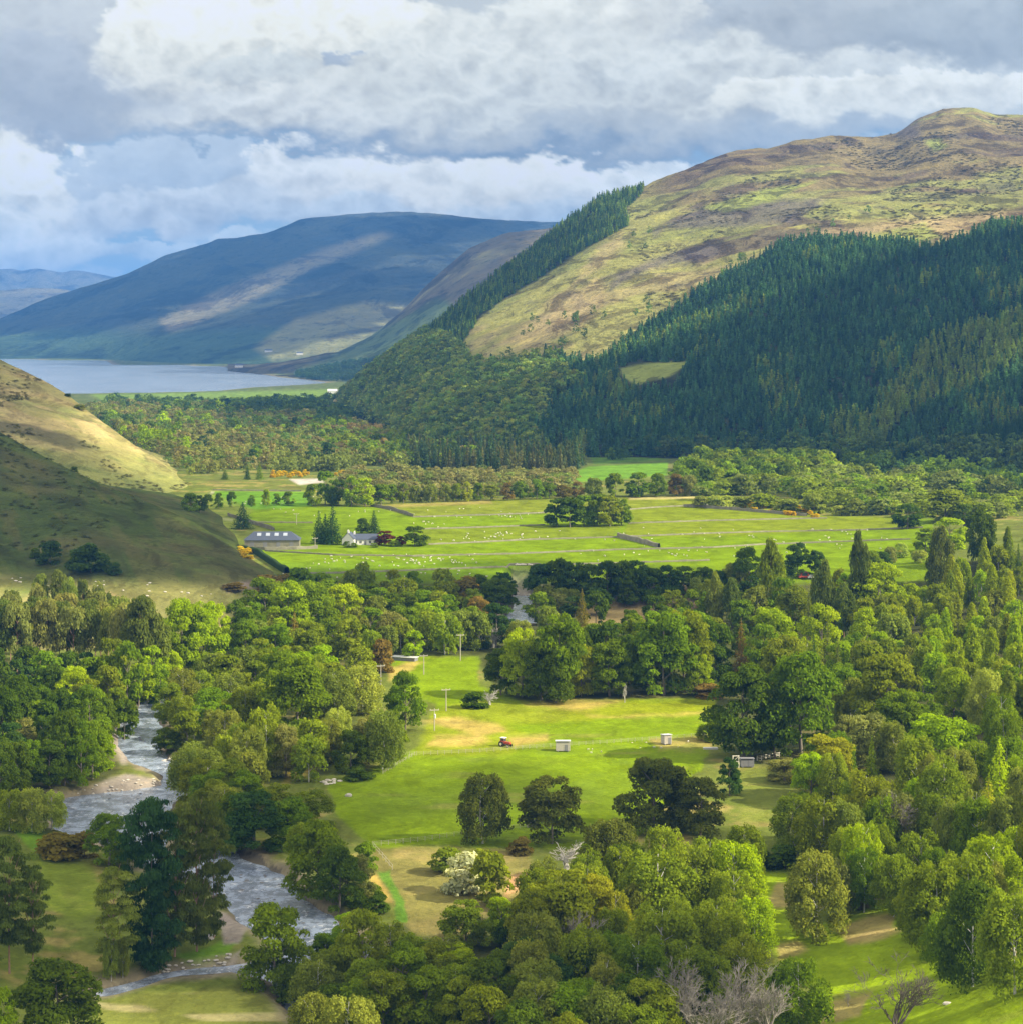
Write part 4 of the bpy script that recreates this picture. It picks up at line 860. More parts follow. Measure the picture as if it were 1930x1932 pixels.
add('birch', 'birchg', (1640,1604,146,112,'olive'), (1728,1520,130,90,'birchg'), (1780,1580,150,96,'birchg'), (1840,1500,100,80,'green'), (1900,1500,110,80,'green'), (1555,1640,142,104,'olive'), (1500,1602,104,90,'birchg'), (1598,1640,130,70,'greyolive'),
    (1800,1650,140,80,'greyolive'), (1735,1690,122,90,'olive'), (1540,1772,164,114,'greyolive'), (1630,1722,124,76,'green'), (1686,1730,120,84,'birchg'), (1765,1800,170,120,'olive'), (1730,1770,120,80,'birchg'), (1822,1770,160,116,'birchg'),
    (1872,1722,150,110,'spring'), (1835,1862,196,128,'dark'), (1915,1876,196,130,'birchg'), (1780,1842,120,80,'green'), (1918,1660,100,70,'spring'), (1505,1958,150,112,'green'), (1588,1730,110,60,'grey'), (1690,1610,120,84,'grey'))
add('bare', 'grey', (1700,1612,120,80), (1090,1846,132,92), (1300,1985,180,140), (1390,1985,180,140), (1450,2000,160,120), (1340,2030,190,140), (1600,1900,30,20))
add('barebig', 'grey', (1688,1990,195,165))
add('dead', 'grey', (1068,1642,78,74), (1748,1650,40,30), (1530,1660,70,26))
# thicket and bottom
add('birch', 'olive', (1150,1664,120,108,'moss'), (1180,1690,100,80,'dark'), (1240,1760,160,140,'birchg'), (1308,1745,150,110,'birchg'), (1210,1740,110,80,'olive'), (1385,1742,156,112,'spring'), (1340,1700,120,90,'birchg'), (1250,1852,150,140,'birchg'), (1352,1836,138,112,'birchg'), (1424,1810,120,84,'spring'),
    (1300,1900,120,110,'olive'), (1205,1905,140,120,'green'), (1150,1870,110,84,'green'), (1160,1802,124,62,'gold'), (1400,1890,120,100,'olive'))
add('broad', 'olive', (1065,1808,170,160,'olive'), (1010,1822,150,100,'olive'), (1120,1805,150,90,'gold'), (1040,1912,112,100,'teal'), (985,1886,116,80,'teal'), (1100,1962,116,104,'green'), (1182,1972,130,110,'dark'), (945,1776,84,58,'spring'), (958,1790,60,50,'dark'),
    (880,1792,96,92,'olive'), (836,1846,80,84,'greyolive'), (858,1852,74,94,'lime'), (600,1692,142,120,'green'), (545,1602,98,90,'green'), (480,1604,112,120,'teal'), (438,1608,112,80,'green'), (405,1560,88,80,'olive'), (640,1722,128,92,'dark'), (672,1702,92,72,'grey'), (520,1560,84,90,'olive'), (590,1560,70,80,'olive'), (575,1640,90,70,'birchg'),
    (518,1872,162,124,'green'), (652,1786,64,46,'spring'), (600,1934,130,100,'greyolive'), (684,1886,170,112,'olive'), (762,1904,124,104,'green'), (722,1964,138,110,'olive'), (806,1962,134,110,'green'), (922,1966,158,130,'dark'), (642,1972,118,96,'dark'), (860,1930,110,90,'birchg'), (560,1905,90,80,'dark'), (780,1850,90,70,'olive'), (735,1810,70,70,'birchg'), (990,1975,110,90,'green'),
    (205,1632,98,82,'green'), (240,1640,60,50,'dark'), (105,1990,176,176,'dark'), (2,1992,128,74,'spring'))
add('shrub', 'grey', (876,1684,72,76,'blossom'), (846,1648,46,64,'olive'), (925,1702,92,70,'olive'), (906,1650,50,50,'olive'), (112,1618,54,80,'rust'), (160,1616,46,46,'brown'), (710,1722,40,40,'dark'), (980,1612,34,40,'brown'), (1440,1640,40,60,'dark'), (1480,1640,44,60,'dark'), (1612,1712,50,60,'brown'), (690,1640,50,40,'green'), (700,1702,34,40,'green'))
add('birch', 'pale', (18,1568,78,58,'birchg'), (60,1570,82,60,'pale'), (98,1566,74,54,'pale'), (210,1852,80,30,'greyolive'), (232,1846,60,24,'greyolive'))
add('bigpine', 'pine', (18,1838,262,108,'pine'), (62,1842,210,90,'pine'), (-30,1840,250,100,'pine'), (372,1796,292,112,'pine'), (214,1836,200,104,'greyolive'), (404,1770,250,84,'pine'), (330,1806,282,112,'pine'))
add('fir', 'fir', (288,1824,316,128,'fir'))
add('broad', 'olive', (352,1502,88,70,'greyolive'), (372,1524,96,80,'olive'), (395,1548,98,82,'green'), (425,1582,100,84,'greyolive'), (392,1492,80,72,'greyolive'), (432,1524,92,80,'olive'), (365,1470,70,60,'greyolive'), (460,1545,90,80,'green'))
# farm and far field edge
add('broad_s', 'green', (360,966,36,32,'green'), (378,966,32,26,'dark'), (393,962,30,20,'green'), (413,960,30,16,'green'), (438,957,30,18,'green'), (475,956,22,14,'green'), (503,955,32,16,'spring'), (522,953,22,16,'green'), (545,953,26,22,'green'),
    (590,955,42,30,'green'), (614,952,64,40,'green'), (640,954,50,34,'dark'), (664,956,58,30,'spring'), (690,955,54,44,'spring'), (720,953,40,34,'green'), (741,951,38,20,'green'), (762,950,40,20,'olive'), (785,948,32,26,'greyolive'), (812,948,34,28,'greyolive'),
    (840,946,34,28,'greyolive'), (862,946,34,24,'olive'), (882,946,38,20,'gold'), (903,945,34,22,'green'), (926,944,30,30,'olive'), (958,944,34,24,'brown'), (981,942,34,26,'green'), (1012,942,38,26,'green'), (1036,941,40,22,'green'), (1062,940,26,30,'rust'),
    (1090,938,30,26,'brown'), (1118,938,36,34,'greyolive'), (1160,938,46,34,'green'), (1205,937,46,48,'green'), (1240,937,44,34,'green'), (1275,936,42,30,'brown'), (1300,936,40,30,'grey'),
    (655,1033,12,16,'dark'), (668,1033,9,14,'green'), (706,1033,9,16,'green'), (745,1031,12,22,'green'), (783,1030,38,46,'dark'), (757,1029,18,20,'copper'), (727,1029,28,34,'copper'), (684,1006,28,26,'dark'), (1050,993,52,46,'dark'), (1075,995,56,50,'dark'), (1101,992,58,44,'green'), (1126,991,60,44,'green'), (1150,993,58,46,'olive'), (1172,991,50,36,'green'),
    (1712,998,48,54,'dark'), (1792,1036,60,66,'lime'), (1746,1042,46,40,'green'), (1785,984,60,92,'olive'), (1740,975,40,50,'olive'), (1850,975,46,50,'green'), (1820,1000,50,44,'dark'), (1680,1062,30,24,'grey'), (1700,1052,28,28,'pale'), (1735,1062,24,30,'pale'))
add('shrub', 'pale', (1358,958,30,44,'pale'), (1322,958,22,30,'greyolive'), (1400,957,26,36,'greyolive'), (1440,958,34,50,'birchg'), (1485,966,32,46,'greyolive'), (1535,968,36,40,'greyolive'), (1582,972,24,22,'pale'), (1612,972,32,36,'greyolive'), (1648,970,28,26,'pale'), (1668,970,22,18,'gold'), (1700,966,22,40,'pale'),
    (95,1062,40,46,'teal'), (172,1080,56,62,'teal'), (142,1072,34,34,'dark'), (215,1084,24,24,'teal'), (66,1052,18,20,'dark'), (128,748,8,12,'dark'), (150,772,9,22,'greyolive'), (140,890,10,14,'dark'))
add('spruce', 'fir', (458,998,52,50,'fir'), (602,1026,64,36,'fir'), (628,1027,76,52,'fir'), (614,1026,58,40,'fir'), (706,1006,44,34,'fir'), (467,905,30,16,'teal'), (425,905,22,20,'dark'), (490,905,34,22,'green'))
P_ = hits([(t[0], min(t[1], 2600)) for t in T])
for t, p in zip(T, P_):
    px, py, h, wd, kind, col = t; d = p[1]
    plant(kind, col, (p[0], p[1], p[2]-.1), h*d/F, wd*d/F*(1.12 if kind in ('broad', 'broad_s', 'birch', 'shrub') else (1.45 if kind == 'pine' else 1.0)), px, py, 0 if (kind, px) == ('bigpine', 372) else None)
# filling in: the rest of the woods, every tree by itself
def scatter(poly, n, sep, seed, avoid=True):
    r_ = np.random.default_rng(seed); o = []; ex = [(t[0], t[1]) for t in T] if avoid else []
    for q in rand_in(poly, n*14, r_):
        if all((q[0]-e_[0])**2+((q[1]-e_[1])*2.0)**2 > sep*sep for e_ in o) and all((q[0]-e_[0])**2+((q[1]-e_[1])*2.0)**2 > (sep*.75)**2 for e_ in ex): o.append(tuple(q))
        if len(o) >= n: break
    return o
FILL = [([(1640,1120),(1960,1060),(1990,1380),(1880,1400),(1760,1320),(1660,1300)], 84, 23, 11, [('larch',['larch','larch','larch','spring','olive'],(14,18),(.5,.66)), ('birch_s',['larch','spring','olive','birchg','greyolive'],(10,14),(.6,.8))], .32),
 ([(1400,1180),(1640,1140),(1700,1290),(1620,1400),(1440,1330)], 22, 34, 12, [('broad_s',['olive','green','spring','greyolive'],(14,20),(.6,.8)), ('spruce',['pine','teal'],(16,22),(.28,.34))], .75),
 ([(1850,1000),(2100,1010),(2100,1150),(1850,1150)], 20, 24, 13, [('spruce',['pine','dark','olive'],(15,20),(.34,.4)), ('larch',['larch'],(14,18),(.45,.55))], .7),
 ([(1560,1460),(2000,1400),(2000,1740),(1700,1740),(1560,1700)], 26, 44, 14, [('birch',['birchg','olive','green','greyolive','spring'],(10,15),(.6,.78))], 1),
 ([(990,1700),(1440,1640),(1450,1900),(990,1960)], 22, 48, 15, [('birch',['birchg','olive','greyolive'],(9,13),(.65,.85))], 1),
 ([(560,1830),(1230,1880),(1220,2040),(560,2040)], 20, 54, 16, [('broad',['olive','green','greyolive','dark'],(9,13),(.75,.95))], 1),
 ([(520,1130),(900,1120),(940,1240),(720,1240),(640,1330),(420,1330),(330,1290),(480,1240)], 44, 26, 17, [('broad_s',['green','olive','birchg','greyolive','spring'],(9,14),(.75,1.0))], 1),
 ([(290,1330),(640,1300),(640,1470),(460,1500),(380,1470)], 16, 40, 18, [('broad_s',['birchg','olive','greyolive'],(8,12),(.75,1.0))], 1),
 ([(-20,1290),(230,1310),(250,1440),(180,1480),(-20,1500)], 18, 34, 19, [('broad_s',['dark','green','dark','teal'],(10,15),(.6,.8))], 1),
 ([(-20,1180),(300,1190),(290,1280),(-20,1280)], 14, 26, 20, [('pine',['pine','greyolive','grey'],(18,22),(.28,.36))], 1),
 ([(900,1170),(1420,1160),(1420,1270),(960,1270)], 22, 34, 21, [('broad_s',['dark','olive','greyolive','green'],(9,14),(.7,.95))], 1),
 ([(840,1120),(960,1125),(1000,1180),(1300,1110),(1420,1110),(1420,1150),(1240,1142),(1000,1150)], 14, 24, 22, [('broad_s',['dark','teal','greyolive'],(8,11),(.8,1.0))], 1)]
for poly, n, sep, seed, kinds, _k in FILL:
    pts = scatter(poly, n, sep, seed); PP = hits(pts) if pts else []; r_ = random.Random(seed)
    for q, p in zip(pts, PP):
        kd = kinds[0] if (len(kinds) == 1 or r_.random() < _k) else kinds[1]
        h = r_.uniform(*kd[2]); plant(kd[0], r_.choice(kd[1]), (p[0], p[1], p[2]-.1), h, h*r_.uniform(*kd[3]), q[0], q[1])
# gorse in flower
for (x0, x1, y0, y1, n, sd) in ((634,700,893,899,16,1), (511,584,894,901,16,2), (1408,1542,955,972,26,3), (453,476,1040,1056,8,4), (890,905,1108,1120,4,5), (1690,1700,1045,1050,2,7)):
    r_ = random.Random(sd); q = [(x0+(x1-x0)*(k+r_.random())/n, r_.uniform(y0, y1)+(k/n)*(14 if sd == 3 else 0)-(7 if sd == 3 else 0)) for k in range(n)]
    for qq, p in zip(q, hits(q)): plant('shrub', 'gorse', (p[0], p[1], p[2]), r_.uniform(1.6, 2.8) if p[1] < 1300 else r_.uniform(2.2, 3.4), r_.uniform(2.5, 4.5), *qq)

# ------------------------------------------------------------------ woods too thick to count: slope forest and scrub
def mass(name, pts, hs, ws, cols, templates, mat, label, seed):
    r_ = np.random.default_rng(seed); Vs, Fs, Cs = [], [], []; k0 = 0; ti = r_.integers(0, len(templates), len(pts))
    for ti_ in range(len(templates)):
        V, Fq, Tn = templates[ti_]; sel = np.where(ti == ti_)[0]
        if len(sel) == 0: continue
        an = r_.uniform(0, 6.283, len(sel)); ca, sa = np.cos(an)[:, None], np.sin(an)[:, None]
        X = (V[None, :, 0]*ca-V[None, :, 1]*sa)*ws[sel][:, None]+pts[sel][:, 0:1]; Y = (V[None, :, 0]*sa+V[None, :, 1]*ca)*ws[sel][:, None]+pts[sel][:, 1:2]
        Zz = V[None, :, 2]*hs[sel][:, None]+pts[sel][:, 2:3]
        P = np.stack([X, Y, Zz], -1).reshape(-1, 3); tv = np.repeat(Tn, 4)[None]*np.ones((len(sel), 1))
        Cc = (cols[sel][:, None, :]*tv[..., None]).reshape(-1, 3)
        Fm = (Fq[None]+(np.arange(len(sel))*len(V))[:, None, None]).reshape(-1, 4)+k0; k0 += len(P); Vs.append(P); Fs.append(Fm); Cs.append(Cc)
    o = mesh_np(name, np.concatenate(Vs), np.concatenate(Fs), mat, cols=np.concatenate(Cs)); tag(o, label, None, None, 'stuff'); return o
def lowcon(seed):
    return spruce(seed, 8, 3.4, .24, .2, .75, .05, irregular=.3)
def lowbroad(seed):
    return lobes_tree(seed, 16, 170, .17, (.03, 1), 'dome' if seed % 2 else 'round', (.12, .27), .5, .4)
LF = [lobes_tree(660+i, 26, 420, .13, (.03, 1), 'dome' if i % 2 else 'round', (.1, .24), .5, .4) for i in range(6)]
LC = [lowcon(600+i) for i in range(6)]; LB = [lowbroad(620+i) for i in range(6)]
def slope_pts(poly, n, d0, d1, x0, x1, seed, key='C', excl=()):
    r_ = np.random.default_rng(seed); px = r_.uniform(x0, x1, n*4); d = d0+(d1-d0)*np.sqrt(r_.uniform((d0/d1)**2, 1, n*4)); d = d1*np.sqrt(r_.uniform((d0/d1)**2, 1, n*4))
    z = hill_z(key, px, d); g = base_z(px, d); ok = z > g; px, d, z = px[ok], d[ok], z[ok]
    py = YH+F*(ZC-z)/d; cd = hill_nodes(key, px)[0][:, -4]; ok = inpoly(px, py, poly) & (d < cd+25)
    for e_ in excl: ok &= ~inpoly(px, py, e_)
    px, d, z, py = px[ok][:n], d[ok][:n], z[ok][:n], py[ok][:n]
    return np.stack([(px-CX)/F*d, d, z], -1), px, py
def pick(c0, var, n, r_): return np.array(c0)[None]*r_.uniform(1-var, 1+var, (n, 1))*r_.uniform(.92, 1.08, (n, 3))
r_ = np.random.default_rng(5)
pts, px, py = slope_pts(FOR1, 17500, 1400, 3300, 640, 2120, 6, excl=([(1165,692),(1225,684),(1300,682),(1275,735),(1200,748),(1165,725)],))
N = len(pts); nz = fbm(pts[:, 0], pts[:, 1], 120, 4, 93); nz2 = fbm(pts[:, 0], pts[:, 1], 45, 3, 94)
cols = pick((.056, .118, .056), .45, N, r_)*(1+.3*nz2[:, None])
lg = (inpoly(px+nz*60, py+nz*40, [(1540,800),(1650,740),(1800,650),(1930,590),(2100,560),(2100,640),(1930,690),(1800,740),(1700,790),(1640,850),(1560,850)]) & (r_.random(N) < .8)) | ((nz2 > .35) & (r_.random(N) < .5))
cols[lg] = pick((.15, .21, .05), .25, lg.sum(), r_)  # outlined trees coloured paler to paint the sunlit band; noise adds lighter patches
lw = (px < 1080+nz*120); broad = lw & (r_.random(N) < .75); cols[broad] = np.where((r_.random((broad.sum(), 1)) < .3), pick((.19, .24, .055), .3, broad.sum(), r_), pick((.11, .17, .045), .4, broad.sum(), r_))
low_ = (py > 850) & (px > 1250) & (r_.random(N) < .5); broad |= low_; cols[low_] = pick((.08, .125, .04), .3, low_.sum(), r_)
con = ~broad
# the conifers showing largest stand as trees of their own
order = np.argsort(pts[:, 1]); front = [i for i in order if con[i] and px[i] < 1960 and py[i] > 700][:110]
FRONT = []
for i in front:
    con[i] = False; h = r_.uniform(13, 19); FRONT.append(plant('spruce', 'fir' if not lg[i] else 'olive', tuple(pts[i]-[0, 0, .5]), h, h*.45, px[i], py[i]))
hs = r_.uniform(8, 14.5, N)*(1+.3*nz2)
mass('conifer_forest', pts[con], hs[con], hs[con]*r_.uniform(.42, .6, con.sum()), cols[con], LC, M_mass, 'dense dark conifer plantation covering the lower slope of the right hill', 7)
hb = r_.uniform(9, 15, N)
mass('hillside_woodland', pts[broad], hb[broad], hb[broad]*r_.uniform(.8, 1.1, broad.sum()), cols[broad], LB, M_mass, 'mixed broadleaf woodland on the nose of the right hill', 8)
pts, px, py = slope_pts(FOR2, 3600, 1900, 3700, 760, 1260, 9)
N = len(pts); edge = r_.random(N) < .4; cols = pick((.065, .12, .045), .3, N, r_); cols[edge] = pick((.14, .21, .045), .2, edge.sum(), r_); hs = r_.uniform(7, 12, N)
mass('ridge_forest', pts, hs, hs*.5, cols, LC, M_mass, 'dark conifers along the left skyline ridge of the right hill', 10)
PXs, PYs = [], []
for pl, n in (([(1350,520),(1400,490),(1470,470),(1560,430),(1640,395),(1665,392),(1640,412),(1560,450),(1450,490),(1400,512)], 240), ([(900,690),(1000,600),(1130,590),(1260,560),(1180,640),(1100,680),(950,700)], 130), ([(1180,400),(1260,420),(1230,470),(1150,470)], 30)):
    a_, b_, c_ = slope_pts(pl, n, 1700, 3300, 860, 1700, n); PXs.append(a_)
pts = np.concatenate(PXs); N = len(pts); hs = r_.uniform(6, 11, N)
mass('hill_birches', pts, hs, hs*.8, pick((.085, .13, .04), .25, N, r_), LB, M_mass, 'scattered small birches on the open hillside and along its gully', 12)
def P2Wg(poly):
    o = []
    for x, y in poly:
        d = 108*F/(y-YH)
        for _ in range(12): d = (ZC-base_z(np.array([float(x)]), np.array([d]))[0])*F/(y-YH)
        o.append(((x-CX)/F*d, d))
    return o
def plain_pts(poly, n, seed, warp=6):
    r_ = np.random.default_rng(seed); P = np.array(P2Wg(poly)); o = []
    q = r_.uniform(P.min(0), P.max(0), (n*8, 2)); q = q[inpoly(q[:, 0]+fbm(q[:, 0], q[:, 1], 60, 2, seed)*warp, q[:, 1], P)][:n]
    px = CX+F*q[:, 0]/q[:, 1]; z = terr(px, q[:, 1]); return np.stack([q[:, 0], q[:, 1], z], -1), px, YH+F*(ZC-z)/q[:, 1]
def wood(name, poly, n, hr, wr, cl, tm, label, seed):
    pts, px, py = plain_pts(poly, n, seed); N = len(pts); r_ = np.random.default_rng(seed+1); ch = r_.integers(0, len(cl), N)
    nz = fbm(pts[:, 0], pts[:, 1], 70, 3, seed); ch = np.clip(((nz+.5)*len(cl)+r_.normal(size=N)*.7).astype(int), 0, len(cl)-1)
    cols = np.array([PAL[c] if isinstance(c, str) else c for c in cl])[ch]*r_.uniform(.75, 1.25, (N, 1)); cols = cols*1.2; hs = r_.uniform(*hr, N)*(1+.45*fbm(pts[:, 0], pts[:, 1], 35, 3, seed+4))
    kp = fbm(pts[:, 0], pts[:, 1], 48, 3, seed+5) > -.27; pts, hs, cols = pts[kp], hs[kp], cols[kp]; N = len(pts)
    return mass(name, pts, hs, hs*r_.uniform(*wr, N), cols, tm, M_mass, label, seed+2)
wood('birch_wood', [(150,772),(350,768),(560,790),(660,800),(760,850),(770,885),(560,893),(350,898),(330,880),(260,840),(200,800)], 3800, (7,12), (.8,1.1), [(.12,.15,.04),(.15,.165,.055),(.165,.155,.07),(.09,.145,.035)], LB, 'brownish birch wood filling the valley floor beyond the left slope', 700)
wood('valley_woodland', [(170,780),(350,775),(650,805),(750,860),(560,890),(340,892),(230,840)], 130, (12,17), (.7,.9), ['dark','green','spring','teal'], LF, 'taller green trees standing up out of the brownish birch wood', 705)
wood('valley_woodland', [(200,758),(400,765),(560,760),(655,756),(670,800),(560,792),(430,790),(200,772)], 700, (10,15), (.8,1.1), ['dark','teal','dark','green'], LB, 'dark green belt of trees in front of the loch', 710)
wood('valley_woodland', [(600,800),(780,838),(900,860),(900,885),(700,880),(640,860),(560,815)], 600, (9,14), (.8,1.1), ['dark','olive','green','brown'], LB, 'mixed trees at the foot of the wooded nose', 715)
wood('conifer_wood', [(770,862),(900,862),(1060,866),(1110,880),(1060,905),(900,898),(780,884)], 420, (15,20), (.3,.4), [(.04,.07,.033),(.06,.08,.035),(.09,.095,.04)], LC, 'dark block of pines in the middle of the valley', 720)
wood('scrub_wood', [(640,918),(760,905),(880,898),(1080,905),(1075,935),(900,943),(700,945)], 460, (7,10), (.9,1.2), [(.15,.16,.065),(.17,.165,.08),(.12,.16,.045)], LF, 'grey green scrub behind the line of field trees', 730)
wood('valley_woodland', [(1120,868),(1210,852),(1240,860),(1150,872)], 30, (9,13), (.8,1.1), ['teal','dark'], LB, 'small dark trees below the plantation', 735)
wood('valley_woodland', [(1262,915),(1300,880),(1450,880),(1560,880),(1560,905),(1420,925),(1280,935)], 170, (12,17), (.8,1.0), ['green','dark','olive','green'], LF, 'rounded green trees left of the white houses', 740)
wood('willow_scrub', [(1320,950),(1340,920),(1560,895),(1700,905),(1850,925),(1960,950),(1900,985),(1740,974),(1530,964),(1400,953)], 430, (7,11.5), (1.0,1.5), ['birchg','greyolive','olive','birchg','greyolive','green'], LF, 'pale rounded willow scrub beyond the farm fields', 750)
wood('valley_woodland', [(1560,868),(1640,885),(1960,920),(1990,950),(1700,905),(1600,892)], 120, (11,16), (.8,1.0), ['dark','teal','green'], LB, 'dark trees between the scrub and the plantation', 760)
def clumps(key, poly, n, d0, d1, x0, x1, seed, hr, wr, c0, name, label, thr, sc, excl=()):
    a_, b_, c_ = slope_pts(poly, n*3, d0, d1, x0, x1, seed, key, excl); kp = fbm(a_[:, 0], a_[:, 1]*.6, sc, 4, seed) > thr; a_ = a_[kp][:n]; N = len(a_); r_ = np.random.default_rng(seed)
    if N: mass(name, a_, r_.uniform(*hr, N), r_.uniform(*wr, N), pick(c0, .35, N, r_), LB, M_mass, label, seed+1)
clumps('A', [(-100,700),(60,840),(300,960),(520,1085),(540,1100),(400,1150),(-100,1160)], 240, 700, 1200, -100, 545, 801, (.4,1.0), (1.5,3.6), (.085,.095,.035), 'hill_scrub', 'low dark heather and bracken clumps on the shaded left slope', .08, 40)
clumps('B', [(-100,600),(60,705),(200,795),(360,905),(360,940),(-100,940)], 420, 1180, 1620, -100, 370, 803, (.5,1.6), (2,5), (.12,.12,.05), 'hill_scrub', 'low bushes and bracken dotted over the sunlit left slope', .10, 45)
clumps('C', [(890,680),(1000,560),(1230,350),(1800,210),(1930,230),(1930,425),(1800,455),(1540,450),(1330,545),(1130,690)], 2200, 1800, 3600, 880, 1960, 805, (.6,1.8), (3,8), (.085,.075,.045), 'hill_scrub', 'dark heather clumps and outcrops on the open right hill', .12, 90)
pts, px, py = slope_pts([(560,705),(640,690),(760,670),(800,700),(650,740),(560,716)], 900, 3600, 5600, 540, 800, 77, 'E')
if len(pts): mass('loch_side_woodland', pts, r_.uniform(9, 14, len(pts)), r_.uniform(10, 16, len(pts)), pick((.045, .08, .03), .25, len(pts), r_), LB, M_mass, 'woodland at the head of the loch', 78)


# ------------------------------------------------------------------ small builders
import bmesh
def BM(): return bmesh.new()
def bx(b, x0, x1, y0, y1, z0, z1, taper=0.0):
    vs = []
    for z, k in ((z0, 0), (z1, taper)):
        for x, y in ((x0+k, y0+k), (x1-k, y0+k), (x1-k, y1-k), (x0+k, y1-k)): vs.append(b.verts.new((x, y, z)))
    for f in ((3, 2, 1, 0), (4, 5, 6, 7), (0, 1, 5, 4), (1, 2, 6, 5), (2, 3, 7, 6), (3, 0, 4, 7)): b.faces.new([vs[i] for i in f])
def cyl(b, p0, p1, r0, r1=None, seg=10):
    V, Fq = tube([p0, p1], [r0, r0 if r1 is None else r1], seg); vs = [b.verts.new(v) for v in V]
    for f in Fq: b.faces.new([vs[i] for i in f])
    b.faces.new(vs[:seg][::-1]); b.faces.new(vs[-seg:])
def ball(b, c, r, sub=2, jit=0.0):
    res = bmesh.ops.create_icosphere(b, subdivisions=sub, radius=1.0)
    for v in res['verts']:
        j = 1+random.uniform(-jit, jit); v.co = Vector((c[0]+v.co.x*r[0]*j, c[1]+v.co.y*r[1]*j, c[2]+v.co.z*r[2]*j))
def fin(b, name, mat, parent=None, smooth_=False, bevel=0.0):
    if bevel: bmesh.ops.bevel(b, geom=list(b.edges), offset=bevel, segments=2, affect='EDGES', profile=.6)
    bmesh.ops.recalc_face_normals(b, faces=list(b.faces)); me = bpy.data.meshes.new(name); b.to_mesh(me); b.free()
    if smooth_: me.polygons.foreach_set('use_smooth', [True]*len(me.polygons))
    me.materials.append(mat); o = bpy.data.objects.new(name, me); COL.objects.link(o)
    if parent is not None: o.parent = parent
    return o
def at(px, py): return hits([(px, py)])[0]
M_stone = simple('dry_stone', (.21, .20, .145), .95, .1, .4, .6); M_slate = simple('slate', (.055, .07, .105), .6, .4, 1.5, .25); M_white = simple('whitewash', (.62, .61, .58), .8, .2, .8, .1)
M_glass = simple('window_glass', (.05, .06, .07), .15, .5); M_sky = simple('roof_light', (.34, .38, .44), .25, .5); M_red = simple('red_paint', (.42, .07, .035), .45, .4, 3., .2); M_tyre = simple('rubber', (.03, .03, .03), .9, .1)
M_wool = simple('wool', (.50, .48, .41), 1., .0, 6., .12); M_board = simple('weathered_board', (.40, .37, .32), .9, .1, 2., .25); M_tin = simple('pale_tin_sheet', (.55, .56, .56), .5, .4, 1., .15); M_dgrey = simple('grey_felt', (.20, .20, .21), .9, .1, 2., .2)
M_pole = simple('old_pole', (.38, .35, .29), .9, .1, 2., .2); M_rock = simple('river_rock', (.42, .39, .34), .95, .1, .9, .4); M_darkrock = simple('wet_rock', (.10, .10, .10), .6, .3, .9, .4); M_cream = simple('cream_paint', (.68, .64, .54), .7, .2); M_black = simple('black_head', (.05, .045, .04), .9, .1)

# dry stone walls: each a run of rough stone with a cope
def wall(pts, label, h=.7, wd=.38, cat='wall', name='dry_stone_wall', mat=None, group=None):
    pp = []
    for (x0, y0), (x1, y1) in zip(pts[:-1], pts[1:]):
        n = max(2, int(math.hypot(x1-x0, y1-y0)/6)); pp += [(x0+(x1-x0)*k/n, y0+(y1-y0)*k/n) for k in range(n)]
    pp.append(pts[-1]); G = hits(pp); c0 = G[0].copy(); V, Fq = [], []
    for k, g in enumerate(G):
        t_ = G[min(k+1, len(G)-1)]-G[max(k-1, 0)]; t_ = t_/np.linalg.norm(t_); nrm = np.array([-t_[1], t_[0], 0]); hh = h*random.uniform(.8, 1.12)
        for sx, z in ((-.5, -.4), (-.36, hh*.85), (-.2, hh), (.2, hh*1.02), (.36, hh*.85), (.5, -.4)): V.append(g-c0+nrm*sx*wd*random.uniform(.9, 1.1)+np.array([0, 0, z]))
    for k in range(len(G)-1):
        for j in range(5): Fq.append([k*6+j, k*6+j+1, (k+1)*6+j+1, (k+1)*6+j])
    o = mesh_np(name, V, Fq, mat or M_stone, loc=tuple(c0)); tag(o, label, cat, group); return o
wall([(700,955),(740,962),(780,975)], 'dark dry stone wall slanting down from the far field trees', 1.8)
wall([(780,976),(926,972),(1032,968)], 'topmost long grey wall left of the round tree clump')
wall([(1185,962),(1250,957),(1338,953)], 'short grey wall right of the round tree clump, nearest the scrub')
wall([(791,999),(900,996),(1028,991)], 'grey wall in the fields just above the level of the farmhouse roof')
wall([(1185,988),(1338,983),(1474,980),(1560,978)], 'grey field wall running right from the round tree clump to the scrub corner')
wall([(809,1028),(900,1024),(999,1019),(1163,1014)], 'long grey wall running right from the dark bush by the farmhouse')
wall([(1165,1014),(1200,1022),(1243,1033)], 'short dark wall slanting across the middle of the green fields', 2.2, 1.4)
wall([(1163,1014),(1338,1007),(1440,1004),(1611,1001),(1741,996)], 'long pale wall from the slanting wall to the lone dark tree at right')
wall([(500,1040),(634,1048),(780,1050),(962,1046),(1163,1038),(1338,1034),(1440,1028),(1577,1023),(1717,1018)], 'longest grey wall crossing all the fields below the farmhouse')
wall([(1289,956),(1380,962),(1450,968),(1522,974)], 'dark wall along the foot of the pale scrub', 1.7)
wall([(558,1083),(634,1082),(780,1077),(962,1070),(1072,1066),(1338,1058)], 'lowest pale wall near the front of the fields')
wall([(430,973),(470,986),(518,1001)], 'wall running down past the lone dark conifer', 1.8)
wall([(467,986),(591,987)], 'level wall left of the farmhouse conifers')
wall([(401,925),(480,926),(569,927)], 'pale wall above the small row of field trees')
wall([(463,1039),(485,1045),(512,1063),(542,1082)], 'dark curving hedge at the foot of the shaded hillside', 2.6, 2.6, 'hedge', 'hedge', simple('hedge_leaves', (.035, .06, .02), 1, 0, 1.5, .5))

